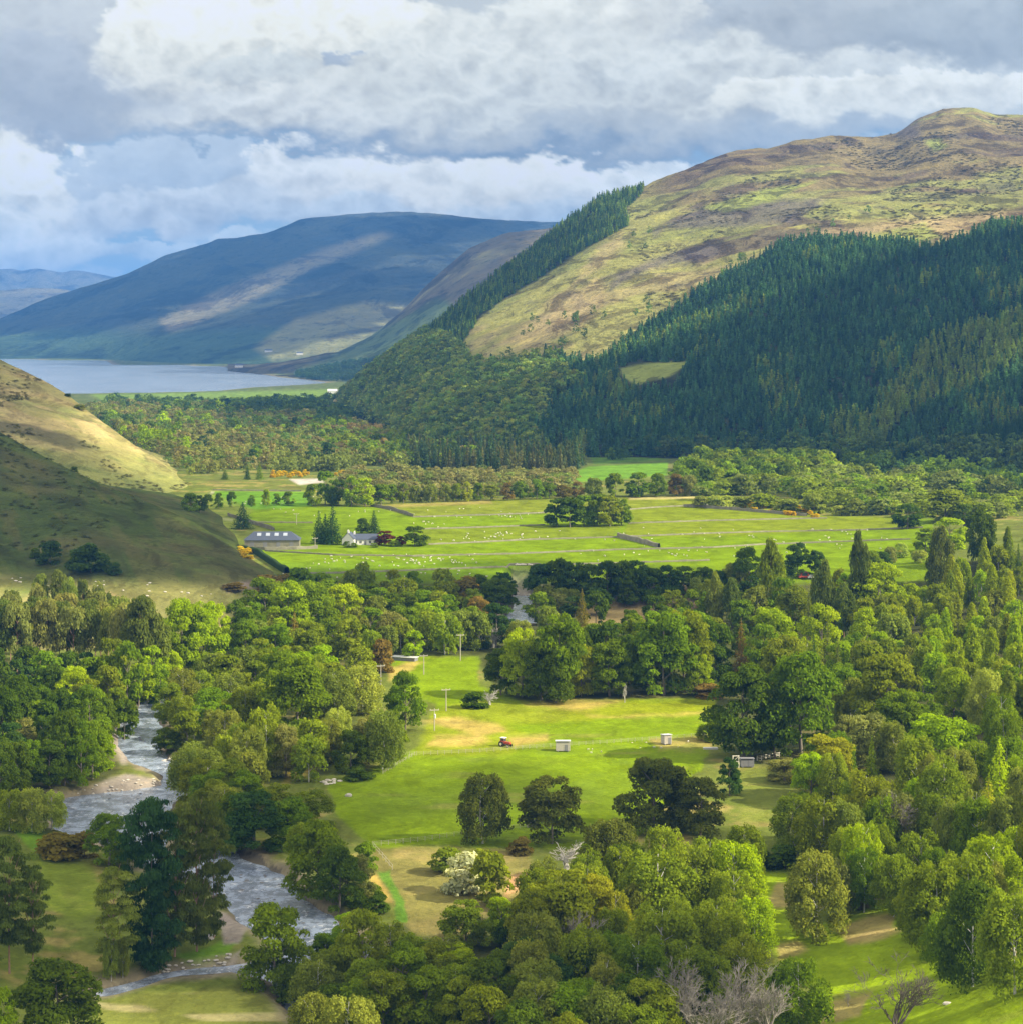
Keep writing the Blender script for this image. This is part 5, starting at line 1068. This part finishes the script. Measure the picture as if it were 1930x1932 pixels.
# buildings
def gable(b, L, Wd, z0, z1, over=.3):
    x, y = L/2+over, Wd/2+over; v = [b.verts.new(p) for p in ((-x, -y, z0), (x, -y, z0), (x, y, z0), (-x, y, z0), (-x, 0, z1), (x, 0, z1), (-x, -y, z0+.15), (x, -y, z0+.15), (x, y, z0+.15), (-x, y, z0+.15), (-x, 0, z1+.15), (x, 0, z1+.15))]
    for f in ((0, 1, 5, 4), (2, 3, 4, 5), (6, 10, 11, 7), (8, 11, 10, 9), (0, 6, 7, 1), (2, 8, 9, 3), (0, 4, 10, 6), (3, 9, 10, 4), (1, 7, 11, 5), (2, 5, 11, 8)): b.faces.new([v[i] for i in f])
def house(name, px, py, L, Wd, hw, hr, rot, wm, rm, label, wins=4, chim=1, lights=0, cat='house'):
    p = at(px, py); root = empty(name, (p[0], p[1], p[2]-.1), R(rot)); tag(root, label, cat)
    b = BM(); bx(b, -L/2, L/2, -Wd/2, Wd/2, -.4, hw)
    for sx in (-1, 1):
        v = [b.verts.new(q) for q in ((sx*L/2, -Wd/2, hw), (sx*L/2, Wd/2, hw), (sx*L/2, 0, hw+hr-.05))]; b.faces.new(v)
    fin(b, 'wall', wm, root); b = BM(); gable(b, L, Wd, hw-.05, hw+hr); rf = fin(b, 'roof', rm, root)
    for k in range(chim):
        b = BM(); cx = (-1 if k == 0 else 1)*(L/2-.7); bx(b, cx-.45, cx+.45, -.4, .4, hw+hr-.7, hw+hr+1.1); bx(b, cx-.2, cx+.2, -.2, .2, hw+hr+1.1, hw+hr+1.45); fin(b, 'chimney', wm, rf)
    for k in range(lights):
        b = BM(); x = -L*.36+k*L*.72/max(1, lights-1); sl_ = math.atan2(hr, Wd/2); y = -Wd*.25; z = hw+hr*.5+.15
        vs = [b.verts.new((x+dx, y+dy*math.cos(sl_), z+dy*math.sin(sl_)+dz)) for dz in (.05, .16) for dx, dy in ((-.7, -1), (.7, -1), (.7, 1), (-.7, 1))]
        for f in ((3, 2, 1, 0), (4, 5, 6, 7), (0, 1, 5, 4), (1, 2, 6, 5), (2, 3, 7, 6), (3, 0, 4, 7)): b.faces.new([vs[i] for i in f])
        fin(b, 'roof_light', M_sky, rf)
    for k in range(wins):
        x = -L*.38+k*L*.76/max(1, wins-1); door = (k == wins//2)
        b = BM(); bx(b, x-.5, x+.5, -Wd/2-.05, -Wd/2+.06, .1 if door else .9, 2.1); o = fin(b, 'door' if door else 'window', M_dgrey if door else M_glass, root)
        if not door: b = BM(); bx(b, x-.04, x+.04, -Wd/2-.09, -Wd/2-.055, .9, 2.1); fin(b, 'frame', M_white, o)
    return root
def steading():
    p = at(512, 1033); root = empty('farm_steading', (p[0], p[1]+6, p[2]-.1), R(2)); tag(root, 'long stone steading with hipped slate roof and roof lights at the hill foot', 'barn')
    b = BM(); bx(b, -12.5, 12.5, -4.5, 4.5, -.5, 3.4); fin(b, 'wall', M_stone, root)
    b = BM(); v = [b.verts.new(q) for q in ((-13, -5, 3.3), (13, -5, 3.3), (13, 5, 3.3), (-13, 5, 3.3), (-8.5, 0, 6.9), (8.5, 0, 6.9))]
    for f in ((0, 1, 5, 4), (2, 3, 4, 5), (1, 2, 5), (3, 0, 4), (3, 2, 1, 0)): b.faces.new([v[i] for i in f])
    rf = fin(b, 'roof', M_slate, root)
    for k in range(4):
        b = BM(); x = -6+k*4.0; s_ = 3.6/5; vs = [b.verts.new((x+dx, y, 3.3+(y+5)*s_+dz)) for dz in (.04, .16) for dx, y in ((-.95, -2.6), (.95, -2.6), (.95, -1.0), (-.95, -1.0))]
        for f in ((3, 2, 1, 0), (4, 5, 6, 7), (0, 1, 5, 4), (1, 2, 6, 5), (2, 3, 7, 6), (3, 0, 4, 7)): b.faces.new([vs[i] for i in f])
        fin(b, 'roof_light', M_sky, rf)
    for x in (-9, -3, 3, 9): b = BM(); bx(b, x-.9, x+.9, -4.56, -4.44, 0, 2.4); fin(b, 'door', M_dgrey, root)
    wall([(452,1036),(470,1037),(500,1038),(560,1037),(600,1035)], 'grey yard wall in front of the long stone steading', 1.5)
steading()
house('farmhouse', 690, 1027, 11.5, 5.8, 2.5, 2.4, 3, M_white, M_slate, 'white farmhouse with slate roof beside the purple leaved tree', 5, 1, 0)
house('cottage_wing', 660, 1028, 5.5, 5.6, 3.0, 2.9, 78, M_white, M_slate, 'tall white gabled house end beside the farmyard conifers', 2, 1, 0)
house('house', 1540, 880, 10, 7, 4.5, 2.6, 12, M_white, M_slate, 'white house in the trees at the far side of the scrub', 3, 1)
house('house', 1476, 890, 11, 6, 3, 2.2, 0, M_white, M_tin, 'low white roofed house in front of the green rounded trees', 3, 0)
house('house', 868, 816, 9, 6, 4.5, 2.6, 60, M_white, M_slate, 'tiny white gable showing among the trees at the foot of the wooded nose', 2, 1)
for q in ((451,693,22,'cream house on the point where the loch shore turns',), (507,664,26,'white house highest up the slope above the loch'), (566,669,22,'small white house on the slope above the loch head')):
    house('house', q[0], q[1], q[2], 9, 6, 4, 5, M_white, M_slate, q[3], 3, 1)
house('farm_building', 631, 742, 24, 9, 5, 3, 4, M_white, M_tin, 'long pale building in the meadow near the loch', 3, 0, 0, 'barn')

def hut(px, py, L, Wd, h, wm, rm, label, rot=0, name='field_hut', open_=False):
    p = at(px, py); root = empty(name, (p[0], p[1]+Wd/2, p[2]), R(rot)); tag(root, label, 'hut')
    b = BM(); bx(b, -L/2, L/2, -Wd/2, Wd/2, .25, h); fin(b, 'wall', wm, root, bevel=.03)
    b = BM(); v = [b.verts.new(q) for q in ((-L/2-.15, -Wd/2-.2, h+.25), (L/2+.15, -Wd/2-.2, h+.25), (L/2+.15, Wd/2+.15, h+.0), (-L/2-.15, Wd/2+.15, h+.0), (-L/2-.15, -Wd/2-.2, h+.37), (L/2+.15, -Wd/2-.2, h+.37), (L/2+.15, Wd/2+.15, h+.12), (-L/2-.15, Wd/2+.15, h+.12))]
    for f in ((3, 2, 1, 0), (4, 5, 6, 7), (0, 1, 5, 4), (1, 2, 6, 5), (2, 3, 7, 6), (3, 0, 4, 7)): b.faces.new([v[i] for i in f])
    fin(b, 'roof', rm, root); b = BM(); x = L*.22; bx(b, x-.4, x+.4, -Wd/2-.05, -Wd/2+.05, .3, min(1.9, h-.2)); fin(b, 'door', M_dgrey, root)
    for sx in (-1, 1): b = BM(); bx(b, sx*L*.35-.12, sx*L*.35+.12, -Wd/2, Wd/2, -.2, .26); fin(b, 'skid', M_dgrey, root)
    return root
hut(1062, 1419, 3.7, 2.6, 2.5, M_board, M_tin, 'pale boarded field hut in the middle of the pasture')
hut(1257, 1406, 2.1, 2.4, 2.4, M_board, M_tin, 'small pale hut on bare ground near the big dark trees', 20)
hut(1410, 1449, 3.3, 2.6, 2.0, M_dgrey, M_dgrey, 'grey shed beside the white timber frame')
hut(1262, 1573, 1.6, 1.4, 1.2, M_board, M_tin, 'little pale box hut in the shade under the dark birches')
hut(1002, 1562, 2.0, 1.5, 1.3, M_board, M_tin, 'small white hut half hidden behind the dark birch on the pasture')
p = at(765, 1246); root = empty('low_shelter', tuple(p), R(-20)); tag(root, 'long low shelter with pale sheet roof behind the hay field', 'shelter')
b = BM(); bx(b, -4, 4, -1.5, 1.5, -.1, 1.1); fin(b, 'wall', M_dgrey, root); b = BM(); bx(b, -4.4, 4.4, -1.8, 1.6, 1.12, 1.28); fin(b, 'roof', M_tin, root)
# white timber frame
p = at(1388, 1449); root = empty('timber_frame', tuple(p), R(8)); tag(root, 'tall white timber frame with crossed braces beside the grey shed', 'frame')
for x in (-.75, .75):
    b = BM(); bx(b, x-.09, x+.09, -.09, .09, -.2, 3.1); fin(b, 'post', M_cream, root)
for z in (.3, 1.5, 2.9): b = BM(); bx(b, -.66, .66, -.07, .07, z, z+.16); fin(b, 'rail', M_cream, root)
for a0, a1 in (((-.66, 0, .5), (.66, 0, 1.5)), ((-.66, 0, 1.68), (.66, 0, 2.85))): b = BM(); cyl(b, a0, a1, .06, None, 6); fin(b, 'brace', M_cream, root)

# tractor
p = at(953, 1409); root = empty('tractor', tuple(p), R(-35)); tag(root, 'small red tractor with a white cab roof parked on the hay field', 'tractor')
b = BM(); bx(b, .1, 1.75, -.38, .38, .75, 1.35); bx(b, 1.75, 1.85, -.3, .3, .8, 1.25); fin(b, 'bonnet', M_red, root, bevel=.05)
b = BM(); bx(b, -1.2, 1.3, -.28, .28, .5, .78); fin(b, 'chassis', M_dgrey, root)
cb = BM(); bx(cb, -1.25, .08, -.6, .6, .8, 1.35); cab = fin(cb, 'cab', M_red, root, bevel=.03)
b = BM(); bx(b, -1.1, .0, -.55, .55, 1.37, 2.2, .06); fin(b, 'window', M_glass, cab); b = BM(); bx(b, -1.3, .15, -.68, .68, 2.21, 2.38); fin(b, 'roof', M_white, cab, bevel=.04)
for x in (-1.12, -.02):
    for y in (-.56, .56): b = BM(); cyl(b, (x, y, 1.35), (x, y, 2.22), .035, None, 6); fin(b, 'pillar', M_red, cab)
b = BM(); cyl(b, (1.1, -.2, 1.33), (1.1, -.2, 2.05), .04, None, 8); fin(b, 'exhaust', M_dgrey, root)
for x, r_t, wd in ((-.75, .72, .34), (1.35, .42, .22)):
    for sy in (-1, 1):
        b = BM(); cyl(b, (x, sy*.62, r_t), (x, sy*(.62+wd), r_t), r_t, None, 20); wh = fin(b, 'wheel', M_tyre, root, bevel=.03)
        b = BM(); cyl(b, (x, sy*(.62+wd-.02), r_t), (x, sy*(.64+wd), r_t), r_t*.5, None, 14); fin(b, 'rim', M_cream, wh)
        if x < 0: b = BM(); bx(b, x-.6, x+.6, sy*.6 if sy > 0 else -.95, .95 if sy > 0 else -.6, 1.47, 1.53); fin(b, 'mudguard', M_red, root)
def vehicle(px, py, mat, label, rot, name='parked_car', L=4.2, h=1.5):
    p = at(px, py); root = empty(name, tuple(p), R(rot)); tag(root, label, 'van' if 'van' in name else 'car')
    prof = [(-L/2, .35), (-L/2, .9), (-L*.42, 1.0), (-L*.3, h), (L*.12, h), (L*.27, 1.0), (L/2-.05, .85), (L/2, .35)]
    b = BM(); A = [b.verts.new((x, -.85, z)) for x, z in prof]; B_ = [b.verts.new((x, .85, z)) for x, z in prof]; n = len(prof)
    b.faces.new(A); b.faces.new(B_[::-1])
    for i in range(n): b.faces.new([A[i], B_[i], B_[(i+1) % n], A[(i+1) % n]])
    fin(b, 'body', mat, root)
    b = BM(); bx(b, -L*.28, L*.13, -.87, .87, 1.02, h-.12); fin(b, 'window', M_glass, root)
    for x in (-L*.3, L*.3):
        for sy in (-1, 1): b = BM(); cyl(b, (x, sy*.7, .33), (x, sy*.9, .33), .33, None, 14); fin(b, 'wheel', M_tyre, root)
    return root
vehicle(1519, 1091, M_red, 'red van parked between the dark conifers right of the fields', 10, 'parked_van', 5.6, 2.6)
vehicle(1533, 1092, M_white, 'white car parked beside the red van', 5, 'parked_car')

# power poles
def pole(px, py, hU, label, double=False, trans=False):
    p = at(px, py); h = hU*p[1]/F; root = empty('power_pole', tuple(p), R(15)); tag(root, label, 'pole', 'wooden power poles across the hay field')
    for x in ((-.9, .9) if double else (0,)): b = BM(); cyl(b, (x, 0, -.4), (x, 0, h), .17, .11, 8); fin(b, 'post', M_pole, root)
    b = BM(); bx(b, -1.3, 1.3, -.09, .09, h-.55, h-.35); ca = fin(b, 'crossarm', M_pole, root)
    for x in (-1.15, 0, 1.15): b = BM(); cyl(b, (x, 0, h-.35), (x, 0, h-.08), .07, .04, 8); fin(b, 'insulator', M_white, ca)
    if trans: b = BM(); cyl(b, (.05, -.38, h-2.6), (.05, -.38, h-1.5), .3, None, 12); fin(b, 'transformer', M_tin, root, bevel=.03)
    return root
pole(869, 1247, 51, 'tallest pale power pole, behind the hay field near the orange gorse'); pole(800, 1273, 38, 'power pole right of the low sheet roofed shelter'); pole(719, 1296, 42, 'power pole beside the round pale green tree')
pole(842, 1342, 43, 'power pole left of the grey bush on the hay field'); pole(820, 1379, 42, 'power pole carrying a transformer at the edge of the hay field', False, True); pole(361, 1396, 35, 'double legged power pole beside the river', True)
pole(1070, 902-3, 8, 'tiny power pole in the far green field behind the scrub'); pole(595, 1032, 18, 'thin pole beside the farmyard conifers'); pole(560, 990, 22, 'thin pale pole in the field above the steading')

# fences: posts as parts, wires as one part
def fence(pts, n, label, h=1.1, rails=0, mat=None, pr=.045):
    pp = []; L = [math.hypot(b_[0]-a_[0], b_[1]-a_[1]) for a_, b_ in zip(pts[:-1], pts[1:])]; tot = sum(L)
    for k in range(n):
        s_ = tot*k/(n-1); i = 0
        while i < len(L)-1 and s_ > L[i]: s_ -= L[i]; i += 1
        t_ = min(1, s_/L[i]); pp.append((pts[i][0]+(pts[i+1][0]-pts[i][0])*t_, pts[i][1]+(pts[i+1][1]-pts[i][1])*t_))
    G = hits(pp); root = empty('fence', tuple(G[0])); tag(root, label, 'fence'); mat = mat or M_board
    b = BM(); cyl(b, (0, 0, -.3), (0, 0, h), pr, None, 6); o0 = fin(b, 'post', mat, root)
    for k, g in enumerate(G):
        o = o0 if k == 0 else o0.copy()
        if k: COL.objects.link(o); o.parent = root
        o.location = tuple(g-G[0])
    for j in range(rails or 3):
        z = h*(.35+.55*j/((rails or 3)-.999)); V, Fq = tube([g-G[0]+np.array([0, 0, z]) for g in G], [pr*.7 if rails else .018]*n, 4); mesh_np('rail' if rails else 'wire', V, Fq, mat, parent=root)
    return root
fence([(760,1427),(900,1421),(1000,1413),(1140,1404),(1330,1390)], 44, 'post and wire fence crossing the pasture behind the pale hut')
fence([(1428,1436),(1445,1433),(1486,1426)], 8, 'white post and rail fence beside the grey shed', 1.3, 3, M_cream, .08)
fence([(723,1461),(752,1443),(783,1426)], 12, 'pale netting fence slanting at the left corner of the pasture', 1.0)
fence([(703,1598),(720,1617),(741,1642)], 7, 'pale leaning fence down the bank below the pasture', 1.2, 2, M_board)
fence([(706,1597),(740,1594),(800,1588),(880,1575),(965,1566),(995,1562)], 22, 'low wire fence along the front edge of the pasture', 1.1)

# stump, troughs, boulders
p = at(1234, 1312); b = BM(); cyl(b, (0, 0, -.2), (.1, 0, 2.9), .45, .28, 10); o = fin(b, 'tree_stump', M_deadwood, None, True); o.location = tuple(p); tag(o, 'pale broken stump standing before the tall dark trees', 'stump')
p = at(1340, 1414); b = BM(); bx(b, -1.9, 1.9, -.5, .5, 0, .45); bx(b, -1.75, 1.75, -.36, .36, .45, .5); o = fin(b, 'water_trough', M_tin); o.location = tuple(p); tag(o, 'long grey water trough at the right edge of the pasture', 'trough')
def rock_mesh(seed, mat):
    random.seed(seed); b = BM(); ball(b, (0, 0, .15), (1, .75, .5), 2, .16); o = fin(b, 'boulder', mat); me = o.data; bpy.data.objects.remove(o); return me
RK = [rock_mesh(i, M_rock) for i in range(4)]+[rock_mesh(9+i, M_darkrock) for i in range(2)]
def boulders(poly, n, smin, smax, label, group, seed, which=(0, 1, 2, 3), z=None):
    r_ = random.Random(seed); q = rand_in(poly, n, np.random.default_rng(seed)); G = hits(q)
    for k in range(n):
        o = bpy.data.objects.new('boulder', RK[r_.choice(which)]); COL.objects.link(o); s_ = r_.uniform(smin, smax); g = G[k]
        o.location = (g[0], g[1], g[2] if z is None else z); o.scale = (s_, s_*r_.uniform(.7, 1.2), s_*r_.uniform(.6, 1)); o.rotation_euler = (0, 0, r_.uniform(0, 6.3)); tag(o, label, 'boulder', group)
boulders([(305,1435),(335,1432),(350,1442),(330,1452),(300,1448)], 12, .5, 1.3, 'pale boulder in the rapids of the upper river bend', 'boulders at the upper river bend', 1)
boulders([(245,1350),(290,1350),(290,1430),(245,1420)], 16, .25, .6, 'dark wet stone breaking the surface of the upper river', 'dark stones in the upper river', 2, (4, 5), -11.45)
boulders([(440,1640),(560,1670),(620,1760),(520,1760),(445,1700)], 46, .2, .55, 'dark wet stone breaking the surface of the lower river', 'dark stones in the lower river', 3, (4, 5), -11.45)
boulders([(140,1515),(320,1490),(310,1510),(150,1545)], 30, .2, .5, 'dark stone in the shallows below the shingle bar', 'dark stones in the river pool', 4, (4, 5), -11.45)
boulders([(130,1500),(240,1462),(320,1474),(330,1484),(180,1504)], 40, .2, .5, 'grey cobble on the shingle bar', 'cobbles on the shingle bar', 5)
boulders([(300,1840),(420,1826),(460,1800),(430,1800),(320,1822)], 30, .2, .55, 'pale stone on the shingle beside the narrow channel', 'stones beside the narrow channel', 6)
boulders([(360,1776),(400,1764),(405,1772),(370,1784)], 8, .5, 1.2, 'large pale rock behind the tall dark fir', 'rocks behind the tall dark fir', 7)
boulders([(600,1475),(640,1468),(650,1476),(610,1484)], 12, .4, 1.0, 'stone in the heap at the left tip of the pasture', 'heap of stones at the pasture tip', 8)
boulders([(655,1720),(685,1716),(690,1740),(670,1745)], 14, .5, 1.2, 'pale boulder in the river beside the lone bright bush', 'boulders by the bright bush', 9, (0, 1, 2, 3), -11.3)
boulders([(968,1106),(1004,1104),(1002,1126),(970,1128)], 26, .5, 1.3, 'white boulder in the distant rapids', 'boulders in the distant rapids', 10)
boulders([(0,1090),(260,1095),(420,1118),(380,1140),(100,1118)], 26, .3, .8, 'pale stone on the sunlit foot of the left hillside', 'stones on the left hillside', 11)
boulders([(1180,1402),(1290,1398),(1290,1410),(1190,1412)], 5, .2, .35, 'small stone on the bare ground by the small hut', 'stones by the small hut', 12)
p = at(658, 1503); o = bpy.data.objects.new('boulder', RK[0]); COL.objects.link(o); o.location = tuple(p); o.scale = (.8, .8, 1.2); tag(o, 'lone grey boulder near the left edge of the pasture', 'boulder')
p = at(1787, 1895); o = bpy.data.objects.new('boulder', RK[1]); COL.objects.link(o); o.location = tuple(p); o.scale = (.8, .6, .5); tag(o, 'lone pale rock on the grass right of the big leafless tree', 'boulder')

# sheep
def sheep_mesh(seed, lying=False, graze=True):
    random.seed(seed); b = BM(); z = .33 if lying else .62
    ball(b, (0, 0, z), (.58, .28, .30), 2, .05); ball(b, (.42, 0, z+.06), (.22, .2, .22), 1, .04); hz_ = z-.22 if graze and not lying else z+.28
    cyl(b, (.5, 0, z+.08), (.72, 0, hz_+.05), .13, .09, 7); ball(b, (.80, 0, hz_), (.17, .085, .10), 1); cyl(b, (-.55, 0, z+.05), (-.66, 0, z-.12), .05, .03, 5)
    for sy in (-1, 1): ball(b, (.70, sy*.11, hz_+.08), (.03, .07, .03), 1)
    if not lying:
        for x in (-.36, .34):
            for sy in (-.15, .15): cyl(b, (x, sy, z-.15), (x+random.uniform(-.05, .05), sy, -.03), .06, .045, 6)
    o = fin(b, 'sheep', M_wool, None, True); me = o.data; bpy.data.objects.remove(o); return me
SH = [sheep_mesh(1), sheep_mesh(2, False, False), sheep_mesh(3, True), sheep_mesh(4)]
FLOCKS = [('sheep grazing in the field in front of the farmhouse', 'flock in front of the farmhouse', [((795,1062),(50,8),36),((820,1055),(34,5),14),((700,1056),(40,6),8),((640,1062),(30,9),7),((872,1060),(16,4),5),((600,1068),(50,10),10)]),
 ('sheep grazing along the lowest wall at the front of the fields', 'flock by the lowest wall', [((700,1088),(70,4),9),((860,1087),(90,4),11),((1000,1082),(40,3),3)]),
 ('sheep grazing in the middle fields left of the round tree clump', 'flock left of the tree clump', [((955,1009),(42,7),26),((900,1017),(60,7),12),((815,988),(14,5),9),((905,976),(60,5),16),((980,972),(24,4),7),((860,965),(40,5),6)]),
 ('sheep grazing in the right hand fields', 'flock in the right hand fields', [((1250,1012),(60,9),14),((1190,1045),(110,7),12),((1345,1008),(50,3),7),((1420,1030),(120,7),14),((1540,1018),(60,6),14),((1330,1045),(60,6),9),((1640,1000),(60,4),6),((1500,1034),(80,4),8)]),
 ('sheep grazing in the small fields at the far left', 'flock in the far left fields', [((680,966),(60,5),9),((560,966),(60,4),6),((470,950),(60,4),5),((600,940),(40,4),3)])]
random.seed(3)
for lab, grp, cl in FLOCKS:
    q = []
    for (cx, cy), (sx, sy), n in cl: q += [(random.gauss(cx, sx*1.1), random.gauss(cy, sy*.8)) for _ in range(n)]
    q = [v for v in q if not inpoly([v[0]], [v[1]], [(1020,930),(1195,930),(1195,1000),(1020,1000)])[0] and v[1] < 1098 and v[0] > 430]
    for g in hits(q):
        o = bpy.data.objects.new('sheep', random.choice(SH)); COL.objects.link(o); o.location = (g[0], g[1], g[2]); s_ = random.uniform(.62, .86); o.scale = (s_,)*3; o.rotation_euler = (0, 0, random.uniform(0, 6.3)); tag(o, 'white '+lab, 'sheep', grp)
for k, (x, y) in enumerate(((1109,1416),(1117,1416),(1115,1422),(1134,1420))):
    g = at(x, y); o = bpy.data.objects.new('lamb', SH[1]); COL.objects.link(o); o.location = tuple(g); o.scale = (.5,)*3; o.rotation_euler = (0, 0, k*1.7); tag(o, 'white lamb resting on the pasture right of the pale hut', 'lamb', 'lambs by the pale hut')
for k, (x, y) in enumerate(((1233,1412),(1247,1413),(1298,1401))):
    g = at(x, y); o = bpy.data.objects.new('lamb', SH[3]); COL.objects.link(o); o.location = tuple(g); o.scale = (.6,)*3; o.rotation_euler = (0, 0, k*2.1); tag(o, 'white lamb on the bare ground around the small hut', 'lamb', 'lambs by the small hut')

# ------------------------------------------------------------------ labels of the trees: look, place, and order from the left where look-alikes share both
NUM = ['', 'second', 'third', 'fourth', 'fifth', 'sixth', 'seventh', 'eighth', 'ninth', 'tenth', 'eleventh', 'twelfth', 'thirteenth', 'fourteenth', 'fifteenth', 'sixteenth', 'seventeenth', 'eighteenth', 'nineteenth', 'twentieth']
NUM += ['twenty-'+v for v in ('first',)+tuple(NUM[1:9])]+['thirtieth']+['thirty-'+v for v in ('first',)+tuple(NUM[1:9])]+['fortieth']
groups = {}
for px, py, root, kind, colr, h in TREES:
    zn = 'at the foot of the dark plantation' if root in FRONT else None
    for nm, poly in ZONES:
        if zn is None and inpoly([px], [py], poly)[0]: zn = nm
    if zn is None: zn = 'at the foot of the dark plantation' if py < 900 else 'near the bottom edge of the view'
    if colr == 'gorse': zn = 'beside the white gravel bank' if px < 720 and py < 950 else ('along the foot of the pale scrub' if px > 1300 else ('at the shaded hill foot' if px < 500 else 'behind the hay field'))
    groups.setdefault((DESC.get(colr, colr), KIND[kind][1], KIND[kind][2], zn), []).append((px, h, root, py))
for (dc, kn, ct, zn), L_ in groups.items():
    L_.sort(key=lambda q: q[0]); n = len(L_); base = f'{dc} {kn} {zn}'
    if dc == 'orange flowering' or zn.startswith('at the foot of the dark') or n > 40:
        for q in L_: tag(q[2], base, ct, f'{dc} {kn}s {zn}')
        continue
    for k, q in enumerate(L_):
        if n == 1: lab = base
        elif n == 2: lab = base+(', left one' if k == 0 else ', right one')
        else: lab = base+(', leftmost' if k == 0 else (', rightmost' if k == n-1 else f', {NUM[k]} from left'))
        tag(q[2], lab, ct, f'{dc} {kn}s {zn}' if n > 1 else None)
